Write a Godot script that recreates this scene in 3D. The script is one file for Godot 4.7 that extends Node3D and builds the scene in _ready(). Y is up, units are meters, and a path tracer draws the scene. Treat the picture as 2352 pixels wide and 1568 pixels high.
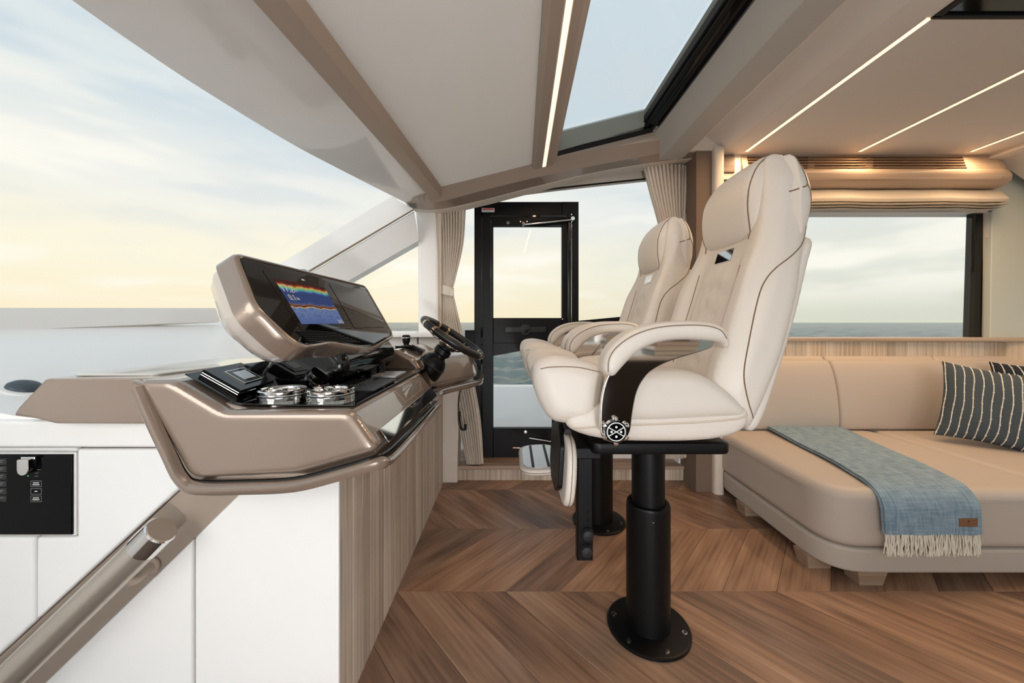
extends Node3D
# Helm of a motor yacht seen across the cabin. x runs aft, y up, -z towards the starboard side; metres.

const EYE := 1.12
var used := {}
var M := {}

# ---------------------------------------------------------------- geometry: shapes are soups of outward triangles
func at(px: float, py: float, d: float) -> Vector3:      # a point from its bearing and its distance across the cabin
	return Vector3((px - 1176.0) * d / 860.0, EYE - (py - 740.0) * d / 860.0, -d)

func flat(pts: Array, d: float) -> Array:                # the same, many at one distance, as (x, y)
	var o := []
	for p in pts:
		var v := at(p[0], p[1], d)
		o.append(Vector2(v.x, v.y))
	return o

func orient(t: PackedVector3Array) -> PackedVector3Array:
	var vol := 0.0
	var c := t[0]
	for i in range(0, t.size(), 3):
		vol += (t[i] - c).dot((t[i + 1] - c).cross(t[i + 2] - c))
	if vol < 0.0:
		for i in range(0, t.size(), 3):
			var s := t[i + 1]
			t[i + 1] = t[i + 2]
			t[i + 2] = s
	return t

func rounded(pts: Array, r: float, k := 4) -> Array:     # polygon with rounded corners
	var o := []
	var n := pts.size()
	for i in n:
		var p: Vector2 = pts[i]
		var a: Vector2 = pts[(i + n - 1) % n] - p
		var b: Vector2 = pts[(i + 1) % n] - p
		var q := minf(r, minf(a.length(), b.length()) * 0.48)
		var s := p + a.normalized() * q
		var e := p + b.normalized() * q
		for j in k + 1:
			var t := float(j) / k
			o.append(s.lerp(p, t).lerp(p.lerp(e, t), t))
	return o

func curve(pts: Array, n := 4, closed := true) -> Array: # Catmull-Rom through the points (Vector2 or Vector3)
	var o := []
	var m := pts.size()
	for i in (m if closed else m - 1):
		var a = pts[(i + m - 1) % m] if closed or i > 0 else pts[i] * 2.0 - pts[i + 1]
		var b = pts[i]
		var c = pts[(i + 1) % m]
		var d = pts[(i + 2) % m] if closed or i + 2 < m else c * 2.0 - b
		for j in n:
			o.append(b.cubic_interpolate(c, a, d, float(j) / n))
	if not closed:
		o.append(pts[m - 1])
	return o

func ext(outline: Array, z0: float, z1: float, r := 0.0, k := 3, nz := 1) -> PackedVector3Array:
	var o := PackedVector2Array(outline)
	if z0 > z1:
		var s := z0
		z0 = z1
		z1 = s
	var n := o.size()
	var area := 0.0
	for i in n:
		area += o[i].cross(o[(i + 1) % n])
	if area < 0.0:
		o.reverse()
	var dirs := PackedVector2Array()
	for i in n:
		var e1 := (o[i] - o[(i + n - 1) % n]).normalized()
		var e2 := (o[(i + 1) % n] - o[i]).normalized()
		var n1 := Vector2(e1.y, -e1.x)
		var n2 := Vector2(e2.y, -e2.x)
		dirs.append((n1 + n2) / maxf(1.0 + n1.dot(n2), 0.35))
	var rings := []
	r = minf(r, (z1 - z0) * 0.5)
	if r > 0.0:
		for i in k + 1:
			var a := PI * 0.5 * i / k
			rings.append(Vector2(r * (1.0 - sin(a)), z0 + r * (1.0 - cos(a))))
	else:
		rings.append(Vector2(0, z0))
	for j in range(1, nz):
		rings.append(Vector2(0, lerpf(z0 + r, z1 - r, float(j) / nz)))
	if r > 0.0:
		for i in k + 1:
			var a := PI * 0.5 * (k - i) / k
			rings.append(Vector2(r * (1.0 - sin(a)), z1 - r * (1.0 - cos(a))))
	else:
		rings.append(Vector2(0, z1))
	if r > 0.0:                                            # a flat margin inside each end keeps the faces evenly shaded
		var w := minf(0.012, r * 0.6)
		rings.push_front(rings[0] + Vector2(w, 0))
		rings.append(rings[-1] + Vector2(w, 0))
	var loops := []
	for ring in rings:
		var lp := PackedVector2Array()
		for i in n:
			lp.append(o[i] - dirs[i] * ring.x)
		if ring.x > 0.0:
			for pass_no in 10:                               # undo folds where the outline turns tighter than the inset
				var folded := false
				for i in n:
					var i2 := (i + 1) % n
					if (lp[i2] - lp[i]).dot(o[i2] - o[i]) < 0.0:
						var mid := (lp[i] + lp[i2]) * 0.5
						lp[i] = mid
						lp[i2] = mid
						folded = true
				if not folded:
					break
		loops.append(lp)
	var t := PackedVector3Array()
	for j in rings.size() - 1:
		if rings[j].is_equal_approx(rings[j + 1]):
			continue
		for i in n:
			var i2 := (i + 1) % n
			var a: Vector2 = loops[j][i]
			var b: Vector2 = loops[j][i2]
			var c: Vector2 = loops[j + 1][i2]
			var d: Vector2 = loops[j + 1][i]
			var A := Vector3(a.x, a.y, rings[j].y)
			var B := Vector3(b.x, b.y, rings[j].y)
			var C := Vector3(c.x, c.y, rings[j + 1].y)
			var D := Vector3(d.x, d.y, rings[j + 1].y)
			t.append_array([A, B, C, A, C, D])
	for end in 2:
		var ring: Vector2 = rings[0] if end == 0 else rings[-1]
		var cap: PackedVector2Array = loops[0] if end == 0 else loops[-1]
		var idx := Geometry2D.triangulate_polygon(o)
		if idx.is_empty():
			for i in range(1, n - 1):
				idx.append_array([0, i, i + 1])
		for i in range(0, idx.size(), 3):
			var a := cap[idx[i]]
			var b := cap[idx[i + 1]]
			var c := cap[idx[i + 2]]
			if ((b - a).cross(c - a) > 0.0) == (end == 0):
				var s := b
				b = c
				c = s
			t.append_array([Vector3(a.x, a.y, ring.y), Vector3(b.x, b.y, ring.y), Vector3(c.x, c.y, ring.y)])
	return t

func rect(x0: float, y0: float, x1: float, y1: float) -> Array:
	return [Vector2(x0, y0), Vector2(x1, y0), Vector2(x1, y1), Vector2(x0, y1)]

func box(x0: float, x1: float, y0: float, y1: float, z0: float, z1: float, r := 0.002) -> PackedVector3Array:
	return ext(rect(minf(x0, x1), minf(y0, y1), maxf(x0, x1), maxf(y0, y1)), minf(z0, z1), maxf(z0, z1), r, 1)

func rbox(x0: float, x1: float, y0: float, y1: float, z0: float, z1: float, r: float, k := 3) -> PackedVector3Array:
	return ext(rounded(rect(minf(x0, x1), minf(y0, y1), maxf(x0, x1), maxf(y0, y1)), r, k), minf(z0, z1), maxf(z0, z1), r, k)

# outlines drawn in other planes: (z, y) pushed along x, and (x, z) pushed along y
func ext_x(outline: Array, x0: float, x1: float, r := 0.0, k := 3, nz := 1) -> PackedVector3Array:
	return orient(Transform3D(Basis(Vector3(0, 0, 1), Vector3(0, 1, 0), Vector3(1, 0, 0)), Vector3.ZERO) * ext(outline, x0, x1, r, k, nz))

func ext_y(outline: Array, y0: float, y1: float, r := 0.0, k := 3, nz := 1) -> PackedVector3Array:
	return orient(Transform3D(Basis(Vector3(1, 0, 0), Vector3(0, 0, 1), Vector3(0, 1, 0)), Vector3.ZERO) * ext(outline, y0, y1, r, k, nz))

func loft(rings: Array, caps := true) -> PackedVector3Array:
	var t := PackedVector3Array()
	var n: int = rings[0].size()
	for j in rings.size() - 1:
		for i in n:
			var i2 := (i + 1) % n
			t.append_array([rings[j][i], rings[j][i2], rings[j + 1][i2], rings[j][i], rings[j + 1][i2], rings[j + 1][i]])
	if caps:
		for end in 2:
			var ring = rings[0] if end == 0 else rings[-1]
			var c := Vector3.ZERO
			for p in ring:
				c += p / n
			for i in n:
				var i2 := (i + 1) % n
				if end == 0:
					t.append_array([c, ring[i2], ring[i]])
				else:
					t.append_array([c, ring[i], ring[i2]])
	return orient(t)

func tube(path: Array, r, n := 8, closed := false, square := 2.0) -> PackedVector3Array:
	var rings := []
	var m := path.size()
	var up := Vector3.ZERO
	for i in m:
		var a: Vector3 = path[(i + m - 1) % m] if closed or i > 0 else path[i]
		var b: Vector3 = path[(i + 1) % m] if closed or i < m - 1 else path[i]
		var dir := (b - a).normalized()
		if up == Vector3.ZERO:
			up = dir.cross(Vector3(0.3, 1, 0.2)).normalized()
		up = (up - dir * up.dot(dir)).normalized()
		var side := dir.cross(up)
		var ring := PackedVector3Array()
		var rad: float = r[i] if r is Array else r
		for k in n:
			var ang := TAU * k / n
			var k2 := 1.0 if square == 2.0 else pow(pow(absf(cos(ang)), square) + pow(absf(sin(ang)), square), -1.0 / square)
			ring.append(path[i] + (up * cos(ang) + side * sin(ang)) * rad * k2)
		rings.append(ring)
	if closed:
		rings.append(rings[0])
	return loft(rings, not closed)

func rod(a: Vector3, b: Vector3, r: float, n := 12) -> PackedVector3Array:
	return tube([a, b], r, n)

func lathe(profile: Array, n := 24) -> PackedVector3Array:   # (radius, height) round the y axis
	var rings := []
	for p in profile:
		var ring := PackedVector3Array()
		for k in n:
			var a := TAU * k / n
			ring.append(Vector3(cos(a) * p[0], p[1], sin(a) * p[0]))
		rings.append(ring)
	return loft(rings)

func disc(c: Vector3, dir: Vector3, r: float, h: float, n := 20, ch := 0.1) -> PackedVector3Array:  # a turned disc, its base at c
	var t := lathe([[r, 0.0], [r, h * (1.0 - ch)], [r * (1.0 - ch), h]], n)
	return along(t, c, dir)

func along(t: PackedVector3Array, c: Vector3, dir: Vector3) -> PackedVector3Array:   # y axis turned to dir, moved to c
	var y := dir.normalized()
	var x := y.cross(Vector3(0.12, 0.1, 1)).normalized()
	return Transform3D(Basis(x, y, x.cross(y)), c) * t

func skin(rows: Array, thick := 0.004) -> PackedVector3Array:  # a sheet through a grid of points
	var h := rows.size()
	var w: int = rows[0].size()
	var nor := []
	for j in h:
		var line := PackedVector3Array()
		for i in w:
			var du: Vector3 = rows[j][mini(i + 1, w - 1)] - rows[j][maxi(i - 1, 0)]
			var dv: Vector3 = rows[mini(j + 1, h - 1)][i] - rows[maxi(j - 1, 0)][i]
			line.append(du.cross(dv).normalized())
		nor.append(line)
	var t := PackedVector3Array()
	for j in h - 1:
		for i in w - 1:
			var q := [[j, i], [j, i + 1], [j + 1, i + 1], [j, i], [j + 1, i + 1], [j + 1, i]]
			for c in q:
				t.append(rows[c[0]][c[1]])
			if thick != 0.0:
				q.reverse()
				for c in q:
					t.append(rows[c[0]][c[1]] - nor[c[0]][c[1]] * thick)
	if thick != 0.0:
		var rim := []
		for i in w:
			rim.append([0, i])
		for j in range(1, h):
			rim.append([j, w - 1])
		for i in range(w - 2, -1, -1):
			rim.append([h - 1, i])
		for j in range(h - 2, 0, -1):
			rim.append([j, 0])
		for k in rim.size():
			var a = rim[k]
			var b = rim[(k + 1) % rim.size()]
			var A: Vector3 = rows[a[0]][a[1]]
			var B: Vector3 = rows[b[0]][b[1]]
			var C: Vector3 = B - nor[b[0]][b[1]] * thick
			var D: Vector3 = A - nor[a[0]][a[1]] * thick
			t.append_array([A, C, B, A, D, C])
		t = orient(t)
	return t

func plate(pts: Array, thick: float, push := Vector3.ZERO) -> PackedVector3Array:    # flat polygon in space, given thickness along push (or its normal)
	var n := Vector3.ZERO
	for i in pts.size():
		n += (pts[i] - pts[0]).cross(pts[(i + 1) % pts.size()] - pts[0])
	n = n.normalized()
	var x: Vector3 = (pts[1] - pts[0]).normalized()
	var y := n.cross(x)
	var o := []
	for p in pts:
		o.append(Vector2((p - pts[0]).dot(x), (p - pts[0]).dot(y)))
	if push != Vector3.ZERO and push.dot(n) < 0.0:
		thick = -thick
	return orient(Transform3D(Basis(x, y, n), pts[0]) * ext(o, 0.0, thick, minf(absf(thick) * 0.2, 0.002), 1))

func puff(outline: Array, z0: float, z1: float, r: float, cell := 0.009, soft := 2) -> PackedVector3Array:   # stuffed body: outline in (x, y), width along z, edges rounded by r
	var poly := PackedVector2Array(outline)
	var n := poly.size()
	var lo := poly[0]
	var hi := poly[0]
	for p in poly:
		lo = lo.min(p)
		hi = hi.max(p)
	lo -= Vector2.ONE * cell * 3.0
	var nx := int((hi.x - lo.x) / cell) + 5
	var ny := int((hi.y - lo.y) / cell) + 5
	var nz := int((z1 - z0) / cell) + 6
	var zs := (z0 + z1) * 0.5 - (nz - 1) * 0.5 * cell
	var hz := (z1 - z0) * 0.5 - r
	var d2 := PackedFloat32Array()
	d2.resize(nx * ny)
	for y in ny:
		for x in nx:
			var p := lo + Vector2(x, y) * cell
			var best := 1e9
			var inside := false
			for i in n:
				var a := poly[i]
				var b := poly[(i + 1) % n]
				var ab := b - a
				var t := clampf((p - a).dot(ab) / maxf(ab.length_squared(), 1e-12), 0.0, 1.0)
				best = minf(best, (p - a - ab * t).length_squared())
				if (a.y > p.y) != (b.y > p.y) and p.x < (b.x - a.x) * (p.y - a.y) / (b.y - a.y) + a.x:
					inside = not inside
			d2[y * nx + x] = -sqrt(best) if inside else sqrt(best)
	for pass_no in soft:                                  # soften the ridges of the distance field
		var e := d2.duplicate()
		for y in range(1, ny - 1):
			for x in range(1, nx - 1):
				var i := y * nx + x
				e[i] = (d2[i] * 2.0 + d2[i - 1] + d2[i + 1] + d2[i - nx] + d2[i + nx]) / 6.0
		d2 = e
	var val := PackedFloat32Array()
	val.resize(nx * ny * nz)
	for k in nz:
		var q := absf(zs + k * cell - (z0 + z1) * 0.5) - hz
		var qp := maxf(q, 0.0)
		for i in nx * ny:
			var w := d2[i] + r
			val[k * nx * ny + i] = (sqrt(w * w + qp * qp) if w > 0.0 else maxf(qp, maxf(w, q) if qp == 0.0 else qp)) - r
	var slab := nx * ny
	var vert := {}
	var off := [0, 1, nx, nx + 1, slab, slab + 1, slab + nx, slab + nx + 1]
	var ed := [[0, 1], [2, 3], [4, 5], [6, 7], [0, 2], [1, 3], [4, 6], [5, 7], [0, 4], [1, 5], [2, 6], [3, 7]]
	for k in nz - 1:
		for y in ny - 1:
			for x in nx - 1:
				var i := k * slab + y * nx + x
				var neg := 0
				for o in off:
					if val[i + o] < 0.0:
						neg += 1
				if neg == 0 or neg == 8:
					continue
				var s := Vector3.ZERO
				var c := 0
				for e in ed:
					var va := val[i + off[e[0]]]
					var vb := val[i + off[e[1]]]
					if (va < 0.0) != (vb < 0.0):
						var f := va / (va - vb)
						var A := Vector3(e[0] & 1, (e[0] >> 1) & 1, e[0] >> 2)
						var B := Vector3(e[1] & 1, (e[1] >> 1) & 1, e[1] >> 2)
						s += A.lerp(B, f)
						c += 1
				s /= c
				vert[i] = Vector3(lo.x + (x + s.x) * cell, lo.y + (y + s.y) * cell, zs + (k + s.z) * cell)
	var t := PackedVector3Array()
	for i in vert:
		for axis in 3:
			var step: int = [1, nx, slab][axis]
			var u: int = [nx, slab, 1][axis]
			var w: int = [slab, 1, nx][axis]
			var a := val[i] < 0.0
			if a == (val[i + step] < 0.0):
				continue
			if not (vert.has(i - u) and vert.has(i - w) and vert.has(i - u - w)):
				continue
			var q := [vert[i], vert[i - u], vert[i - u - w], vert[i - w]]
			if a:
				t.append_array([q[0], q[1], q[2], q[0], q[2], q[3]])
			else:
				t.append_array([q[0], q[2], q[1], q[0], q[3], q[2]])
	return orient(t)

func warp(t: PackedVector3Array, f: Callable) -> PackedVector3Array:
	for i in t.size():
		t[i] = f.call(t[i])
	return t

func mirrored(t: PackedVector3Array) -> PackedVector3Array:   # across z = 0
	var o := t.duplicate()
	for i in range(0, t.size(), 3):
		o[i] = t[i] * Vector3(1, 1, -1)
		o[i + 1] = t[i + 2] * Vector3(1, 1, -1)
		o[i + 2] = t[i + 1] * Vector3(1, 1, -1)
	return o

func join(list: Array) -> PackedVector3Array:
	var t := PackedVector3Array()
	for a in list:
		t.append_array(a)
	return t

func drop(t: PackedVector3Array, from: Vector3, dir: Vector3) -> Vector3:    # where a line first meets a shape
	var best := from
	var near := 1e9
	for i in range(0, t.size(), 3):
		var h = Geometry3D.ray_intersects_triangle(from, dir, t[i], t[i + 1], t[i + 2])
		if h != null and from.distance_squared_to(h) < near:
			near = from.distance_squared_to(h)
			best = h
	return best

func seam(t: PackedVector3Array, pts: Array, z: float, dir: Vector3, r := 0.0016) -> PackedVector3Array:   # a cord laid on a shape, drawn in (x, y)
	var path := []
	for p in curve(pts, 5, false):
		var from := Vector3(p.x, p.y, z)
		var h := drop(t, from, dir)
		if h != from:
			path.append(h)
	if path.size() < 2:
		path = [Vector3(pts[0].x, pts[0].y, 0), Vector3(pts[1].x, pts[1].y, 0)]
	return tube(path, r, 5)

func finish(t: PackedVector3Array, crease := 40.0) -> ArrayMesh:
	var n := t.size()
	var fn := PackedVector3Array()
	var where := {}
	for i in range(0, n, 3):
		fn.append((t[i + 1] - t[i]).cross(t[i + 2] - t[i]))
		for c in 3:
			var key := t[i + c].snapped(Vector3.ONE * 2e-5)
			if where.has(key):
				where[key].append(i / 3)
			else:
				where[key] = [i / 3]
	var cc := cos(deg_to_rad(crease))
	var unit := PackedVector3Array()
	for f in fn:
		unit.append(f.normalized())
	var v := PackedVector3Array()
	var nn := PackedVector3Array()
	v.resize(n)
	nn.resize(n)
	for i in range(0, n, 3):
		var f := i / 3
		for c in 3:
			var s := Vector3.ZERO
			for g in where[t[i + c].snapped(Vector3.ONE * 2e-5)]:
				if unit[g].dot(unit[f]) > cc:
					s += fn[g]
			var slot: int = i + [0, 2, 1][c]
			v[slot] = t[i + c]
			nn[slot] = s.normalized() if s.length_squared() > 1e-20 else unit[f]
	var a := []
	a.resize(Mesh.ARRAY_MAX)
	a[Mesh.ARRAY_VERTEX] = v
	a[Mesh.ARRAY_NORMAL] = nn
	var m := ArrayMesh.new()
	m.add_surface_from_arrays(Mesh.PRIMITIVE_TRIANGLES, a)
	return m

func print_quad(a: Vector3, b: Vector3, c: Vector3, d: Vector3) -> ArrayMesh:   # a print: corners top-left, top-right, bottom-right, bottom-left
	var nrm := (c - a).cross(b - a).normalized()
	var arr := []
	arr.resize(Mesh.ARRAY_MAX)
	arr[Mesh.ARRAY_VERTEX] = PackedVector3Array([a, b, c, a, c, d])
	arr[Mesh.ARRAY_NORMAL] = PackedVector3Array([-nrm, -nrm, -nrm, -nrm, -nrm, -nrm])
	arr[Mesh.ARRAY_TEX_UV] = PackedVector2Array([Vector2(0, 0), Vector2(1, 0), Vector2(1, 1), Vector2(0, 0), Vector2(1, 1), Vector2(0, 1)])
	var m := ArrayMesh.new()
	m.add_surface_from_arrays(Mesh.PRIMITIVE_TRIANGLES, arr)
	return m

# ---------------------------------------------------------------- nodes
func numbered(called: String) -> String:
	used[called] = used.get(called, -1) + 1
	return called if used[called] == 0 else "%s_%03d" % [called, used[called]]

func thing(called: String, label: String, category: String, where := Vector3.ZERO, group := "") -> Node3D:
	var o := Node3D.new()
	o.name = numbered(called)
	o.position = where
	add_child(o)
	tag(o, label, category, group)
	return o

func tag(o: Node3D, label: String, category: String, group := "") -> void:
	o.set_meta("label", label)
	o.set_meta("category", category)
	if group:
		o.set_meta("group", group)

func part(parent: Node3D, called: String, shape, m: Material, label := "", crease := 40.0) -> MeshInstance3D:
	var o := MeshInstance3D.new()
	o.name = called
	o.mesh = shape if shape is Mesh else finish(shape, crease)
	o.material_override = m
	if label:
		o.set_meta("label", label)
	parent.add_child(o, true)
	return o

func structure(called: String, shape, m: Material, label := "", crease := 40.0) -> MeshInstance3D:
	var o := part(self, called, shape, m, label, crease)
	o.set_meta("kind", "structure")
	return o

func lettering(parent: Node3D, text: String, size: float, xf: Transform3D, m: Material) -> void:
	var t := TextMesh.new()
	var f := SystemFont.new()
	f.font_names = PackedStringArray(["Droid Sans"])
	t.font = f
	t.text = text
	t.font_size = 32
	t.pixel_size = size / 32.0
	t.depth = 0.0006
	t.curve_step = 4.0
	var o := part(parent, "lettering", t, m)
	o.transform = xf

# ---------------------------------------------------------------- materials
func noise_image(w: int, h: int, freq: float, sd: int, oct := 4) -> Image:
	var f := FastNoiseLite.new()
	f.seed = sd
	f.frequency = freq
	f.fractal_octaves = oct
	return f.get_seamless_image(w, h, false, false, 0.15)

func layered(size: int, layers: Array, ramp: Array) -> ImageTexture:   # layers: [noise image, weight]; ramp: [position, colour]
	var g := Gradient.new()
	g.offsets = PackedFloat32Array(ramp.map(func(a): return a[0]))
	g.colors = PackedColorArray(ramp.map(func(a): return a[1]))
	var lut := PackedByteArray()
	for i in 256:
		var c := g.sample(i / 255.0)
		lut.append_array([c.r8, c.g8, c.b8])
	var datas := []
	for l in layers:
		var im: Image = l[0]
		im.convert(Image.FORMAT_L8)
		im.resize(size, size, Image.INTERPOLATE_CUBIC)
		datas.append(im.get_data())
	var outp := PackedByteArray()
	outp.resize(size * size * 3)
	for i in size * size:
		var v := 0.0
		for k in layers.size():
			v += (datas[k][i] - 128.0) * layers[k][1]
		var q := clampi(int(128.0 + v), 0, 255) * 3
		outp[i * 3] = lut[q]
		outp[i * 3 + 1] = lut[q + 1]
		outp[i * 3 + 2] = lut[q + 2]
	return ImageTexture.create_from_image(Image.create_from_data(size, size, false, Image.FORMAT_RGB8, outp))

func rgb8(r: int, g: int, b: int) -> Color:
	return Color(r / 255.0, g / 255.0, b / 255.0)

func mat(called: String, c: Color, rough: float, metal := 0.0, extra := {}) -> StandardMaterial3D:
	var m := StandardMaterial3D.new()
	m.resource_name = called
	m.albedo_color = c
	m.roughness = rough
	m.metallic = metal
	for k in extra:
		m.set(k, extra[k])
	M[called] = m
	return m

func textured(m: StandardMaterial3D, tex: Texture2D, scale: Vector3, offset := Vector3.ZERO, world := false) -> void:
	m.albedo_texture = tex
	m.uv1_triplanar = true
	m.uv1_world_triplanar = world
	m.uv1_scale = scale
	m.uv1_offset = offset

func relief(m: StandardMaterial3D, tex: Texture2D, cm: float, scale: float) -> void:
	m.heightmap_enabled = true
	m.heightmap_texture = tex
	m.heightmap_scale = cm
	if not m.uv1_triplanar:
		m.uv1_triplanar = true
		m.uv1_scale = Vector3.ONE * scale

func make_materials() -> void:
	var fine := ImageTexture.create_from_image(noise_image(256, 256, 0.06, 3, 3))
	var weave_im := Image.create(128, 128, false, Image.FORMAT_RGB8)
	var rg := RandomNumberGenerator.new()
	rg.seed = 5
	for y in 128:
		for x in 128:
			var v := 0.5 + 0.25 * sin(x * TAU / 8.0) * cos(y * TAU / 8.0) + rg.randf_range(-0.12, 0.12)
			weave_im.set_pixel(x, y, Color(v, v, v))
	var weave := ImageTexture.create_from_image(weave_im)
	# floor: oak, grain along the plank's x
	var streak := noise_image(40, 512, 0.045, 11, 4)
	var fig := noise_image(96, 256, 0.02, 12, 3)
	var blot := noise_image(128, 128, 0.012, 13, 3)
	var oak := layered(512, [[streak, 0.34], [fig, 0.4], [blot, 0.35]], [[0.0, rgb8(80, 60, 49)], [0.25, rgb8(122, 95, 77)], [0.5, rgb8(154, 122, 99)], [0.75, rgb8(172, 140, 116)], [1.0, rgb8(194, 161, 136)]])
	var tints := [Color(1, 1, 1), Color(0.9, 0.9, 0.91), Color(1.04, 1.02, 1.0), Color(0.95, 0.92, 0.9), Color(0.86, 0.85, 0.86), Color(1.0, 0.97, 0.94)]
	for i in 6:
		var m := mat("oak_%d" % i, tints[i], 0.42)
		textured(m, oak, Vector3(0.9, 1.0, 2.2), Vector3(0.17 * i, 0.3, 0.31 * i + 0.1))
		relief(m, oak, 0.03, 1.0)
	# pale veneer with vertical grain
	var vs := noise_image(512, 24, 0.05, 21, 4)
	var vf := noise_image(256, 24, 0.02, 22, 3)
	var veneer := layered(512, [[vs, 0.6], [vf, 0.5]], [[0.0, rgb8(150, 131, 114)], [0.3, rgb8(188, 171, 153)], [0.6, rgb8(210, 196, 180)], [1.0, rgb8(226, 215, 202)]])
	for i in 5:
		var m := mat("veneer_%d" % i, [Color(1.07, 1.07, 1.07), Color(1.0, 1.0, 0.99), Color(1.1, 1.09, 1.07), Color(0.96, 0.95, 0.94), Color(1.05, 1.04, 1.02)][i], 0.5)
		textured(m, veneer, Vector3(2.6, 0.6, 2.6), Vector3(0.21 * i, 0.1, 0.13 * i))
	var vh := layered(512, [[noise_image(24, 512, 0.05, 23, 4), 0.6], [noise_image(24, 256, 0.02, 24, 3), 0.5]], [[0.0, rgb8(146, 124, 106)], [0.4, rgb8(182, 161, 142)], [1.0, rgb8(208, 190, 172)]])
	textured(mat("veneer_long", Color(1, 1, 1), 0.45), vh, Vector3(0.6, 2.6, 2.6))
	textured(mat("stained_wood", Color(0.86, 0.82, 0.79), 0.5), vh, Vector3(0.6, 2.6, 2.6))
	relief(mat("stringer_wood", rgb8(152, 137, 124), 0.5), fine, 0.01, 6.0)
	textured(mat("dark_wood", Color(0.62, 0.58, 0.56), 0.5), vh, Vector3(0.6, 3.0, 3.0))
	# paint, leather, cloth
	mat("bronze", rgb8(154, 136, 122), 0.26, 0.45, {"clearcoat_enabled": true, "clearcoat": 1.0, "clearcoat_roughness": 0.03})
	mat("bronze_satin", rgb8(172, 155, 140), 0.42, 0.1)
	mat("sky_pale_bronze", rgb8(204, 193, 184), 0.22, 0.2, {"clearcoat_enabled": true, "clearcoat": 1.0, "clearcoat_roughness": 0.03})  # bronze paled in colour for the sky that the hood back mirrors
	mat("beam_grey", rgb8(176, 171, 163), 0.5)
	mat("pearl", rgb8(226, 222, 216), 0.2, 0.0, {"clearcoat_enabled": true, "clearcoat": 0.8, "clearcoat_roughness": 0.03})
	relief(mat("leather", rgb8(218, 209, 199), 0.42), fine, 0.008, 14.0)
	mat("stitch", rgb8(120, 96, 74), 0.8)
	mat("piping", rgb8(206, 192, 175), 0.5)
	relief(mat("sofa_leather", rgb8(196, 184, 173), 0.5), fine, 0.01, 10.0)
	mat("sofa_base", rgb8(188, 178, 167), 0.55)
	relief(mat("white_fabric", rgb8(234, 233, 231), 0.8), weave, 0.012, 9.0)
	relief(mat("headliner", rgb8(242, 239, 233), 0.9), weave, 0.02, 8.0)
	relief(mat("saloon_liner", rgb8(220, 213, 204), 0.9), weave, 0.02, 8.0)
	relief(mat("pale_green_fabric", rgb8(206, 216, 212), 0.85), weave, 0.02, 8.0)
	mat("white_paint", rgb8(240, 238, 235), 0.35)
	mat("dash_white", rgb8(246, 244, 241), 0.3)
	relief(mat("brown_fabric", rgb8(120, 102, 88), 0.9), weave, 0.02, 8.0)
	mat("cream_wood", rgb8(222, 210, 196), 0.5)
	mat("curtain", rgb8(226, 216, 204), 0.85, 0.0, {"backlight_enabled": true, "backlight": Color(0.4, 0.38, 0.35)})
	relief(mat("blind", rgb8(202, 195, 185), 0.85), weave, 0.02, 10.0)
	mat("black_gloss", rgb8(8, 8, 9), 0.06)
	mat("black_satin", rgb8(9, 9, 10), 0.42, 0.0, {"metallic_specular": 0.35})
	mat("black_glass", rgb8(6, 6, 7), 0.05, 0.0, {"metallic_specular": 0.25})
	mat("black_leather", rgb8(22, 22, 23), 0.38)
	mat("black_matt", rgb8(14, 14, 14), 0.7)
	mat("rubber", rgb8(24, 24, 25), 0.6)
	mat("chrome", rgb8(232, 230, 228), 0.05, 1.0)
	mat("display_glass", rgb8(8, 8, 9), 0.03, 0.0, {"metallic_specular": 0.5})
	mat("dark_chrome", rgb8(212, 205, 199), 0.05, 1.0)
	mat("steel", rgb8(190, 190, 190), 0.25, 1.0)
	mat("gold_chrome", rgb8(226, 200, 172), 0.08, 1.0)
	mat("rail_metal", rgb8(198, 188, 176), 0.32, 0.75)
	mat("tread_metal", rgb8(205, 208, 212), 0.32, 0.6)
	mat("frame_green", rgb8(120, 126, 120), 0.4)
	mat("glass", Color(0.9, 0.95, 0.95, 0.015), 0.0, 0.0, {"transparency": BaseMaterial3D.TRANSPARENCY_ALPHA, "metallic_specular": 0.22})
	mat("tinted_glass", Color(0.75, 0.85, 0.9, 0.06), 0.0, 0.0, {"transparency": BaseMaterial3D.TRANSPARENCY_ALPHA, "metallic_specular": 0.22})
	mat("white_print", rgb8(235, 238, 236), 0.5)
	mat("red_print", rgb8(196, 40, 44), 0.5)
	mat("grey_print", rgb8(120, 128, 122), 0.5)
	mat("fill_globe", rgb8(245, 243, 240), 0.4, 0.0, {"emission_enabled": true, "emission": Color(0.98, 0.98, 1.0), "emission_energy_multiplier": 1.4})  # glow of the fill lamp added behind the viewpoint
	mat("green_led", rgb8(30, 190, 90), 0.5, 0.0, {"emission_enabled": true, "emission": rgb8(30, 200, 90), "emission_energy_multiplier": 0.6})
	mat("led", Color(1.0, 0.86, 0.7), 0.5, 0.0, {"emission_enabled": true, "emission": Color(1.0, 0.78, 0.54), "emission_energy_multiplier": 1.8})
	var wool := layered(256, [[noise_image(256, 20, 0.12, 31, 3), 0.5], [noise_image(20, 256, 0.12, 32, 3), 0.4], [noise_image(128, 128, 0.05, 33, 3), 0.3]], [[0.0, rgb8(102, 126, 146)], [0.5, rgb8(136, 160, 177)], [1.0, rgb8(178, 196, 207)]])
	textured(mat("wool", Color(1, 1, 1), 0.95), wool, Vector3(3.2, 3.2, 3.2))
	mat("fringe", rgb8(244, 239, 226), 0.9)
	mat("ebony", rgb8(38, 33, 30), 0.4)
	mat("tan_tag", rgb8(132, 92, 62), 0.6)
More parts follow.
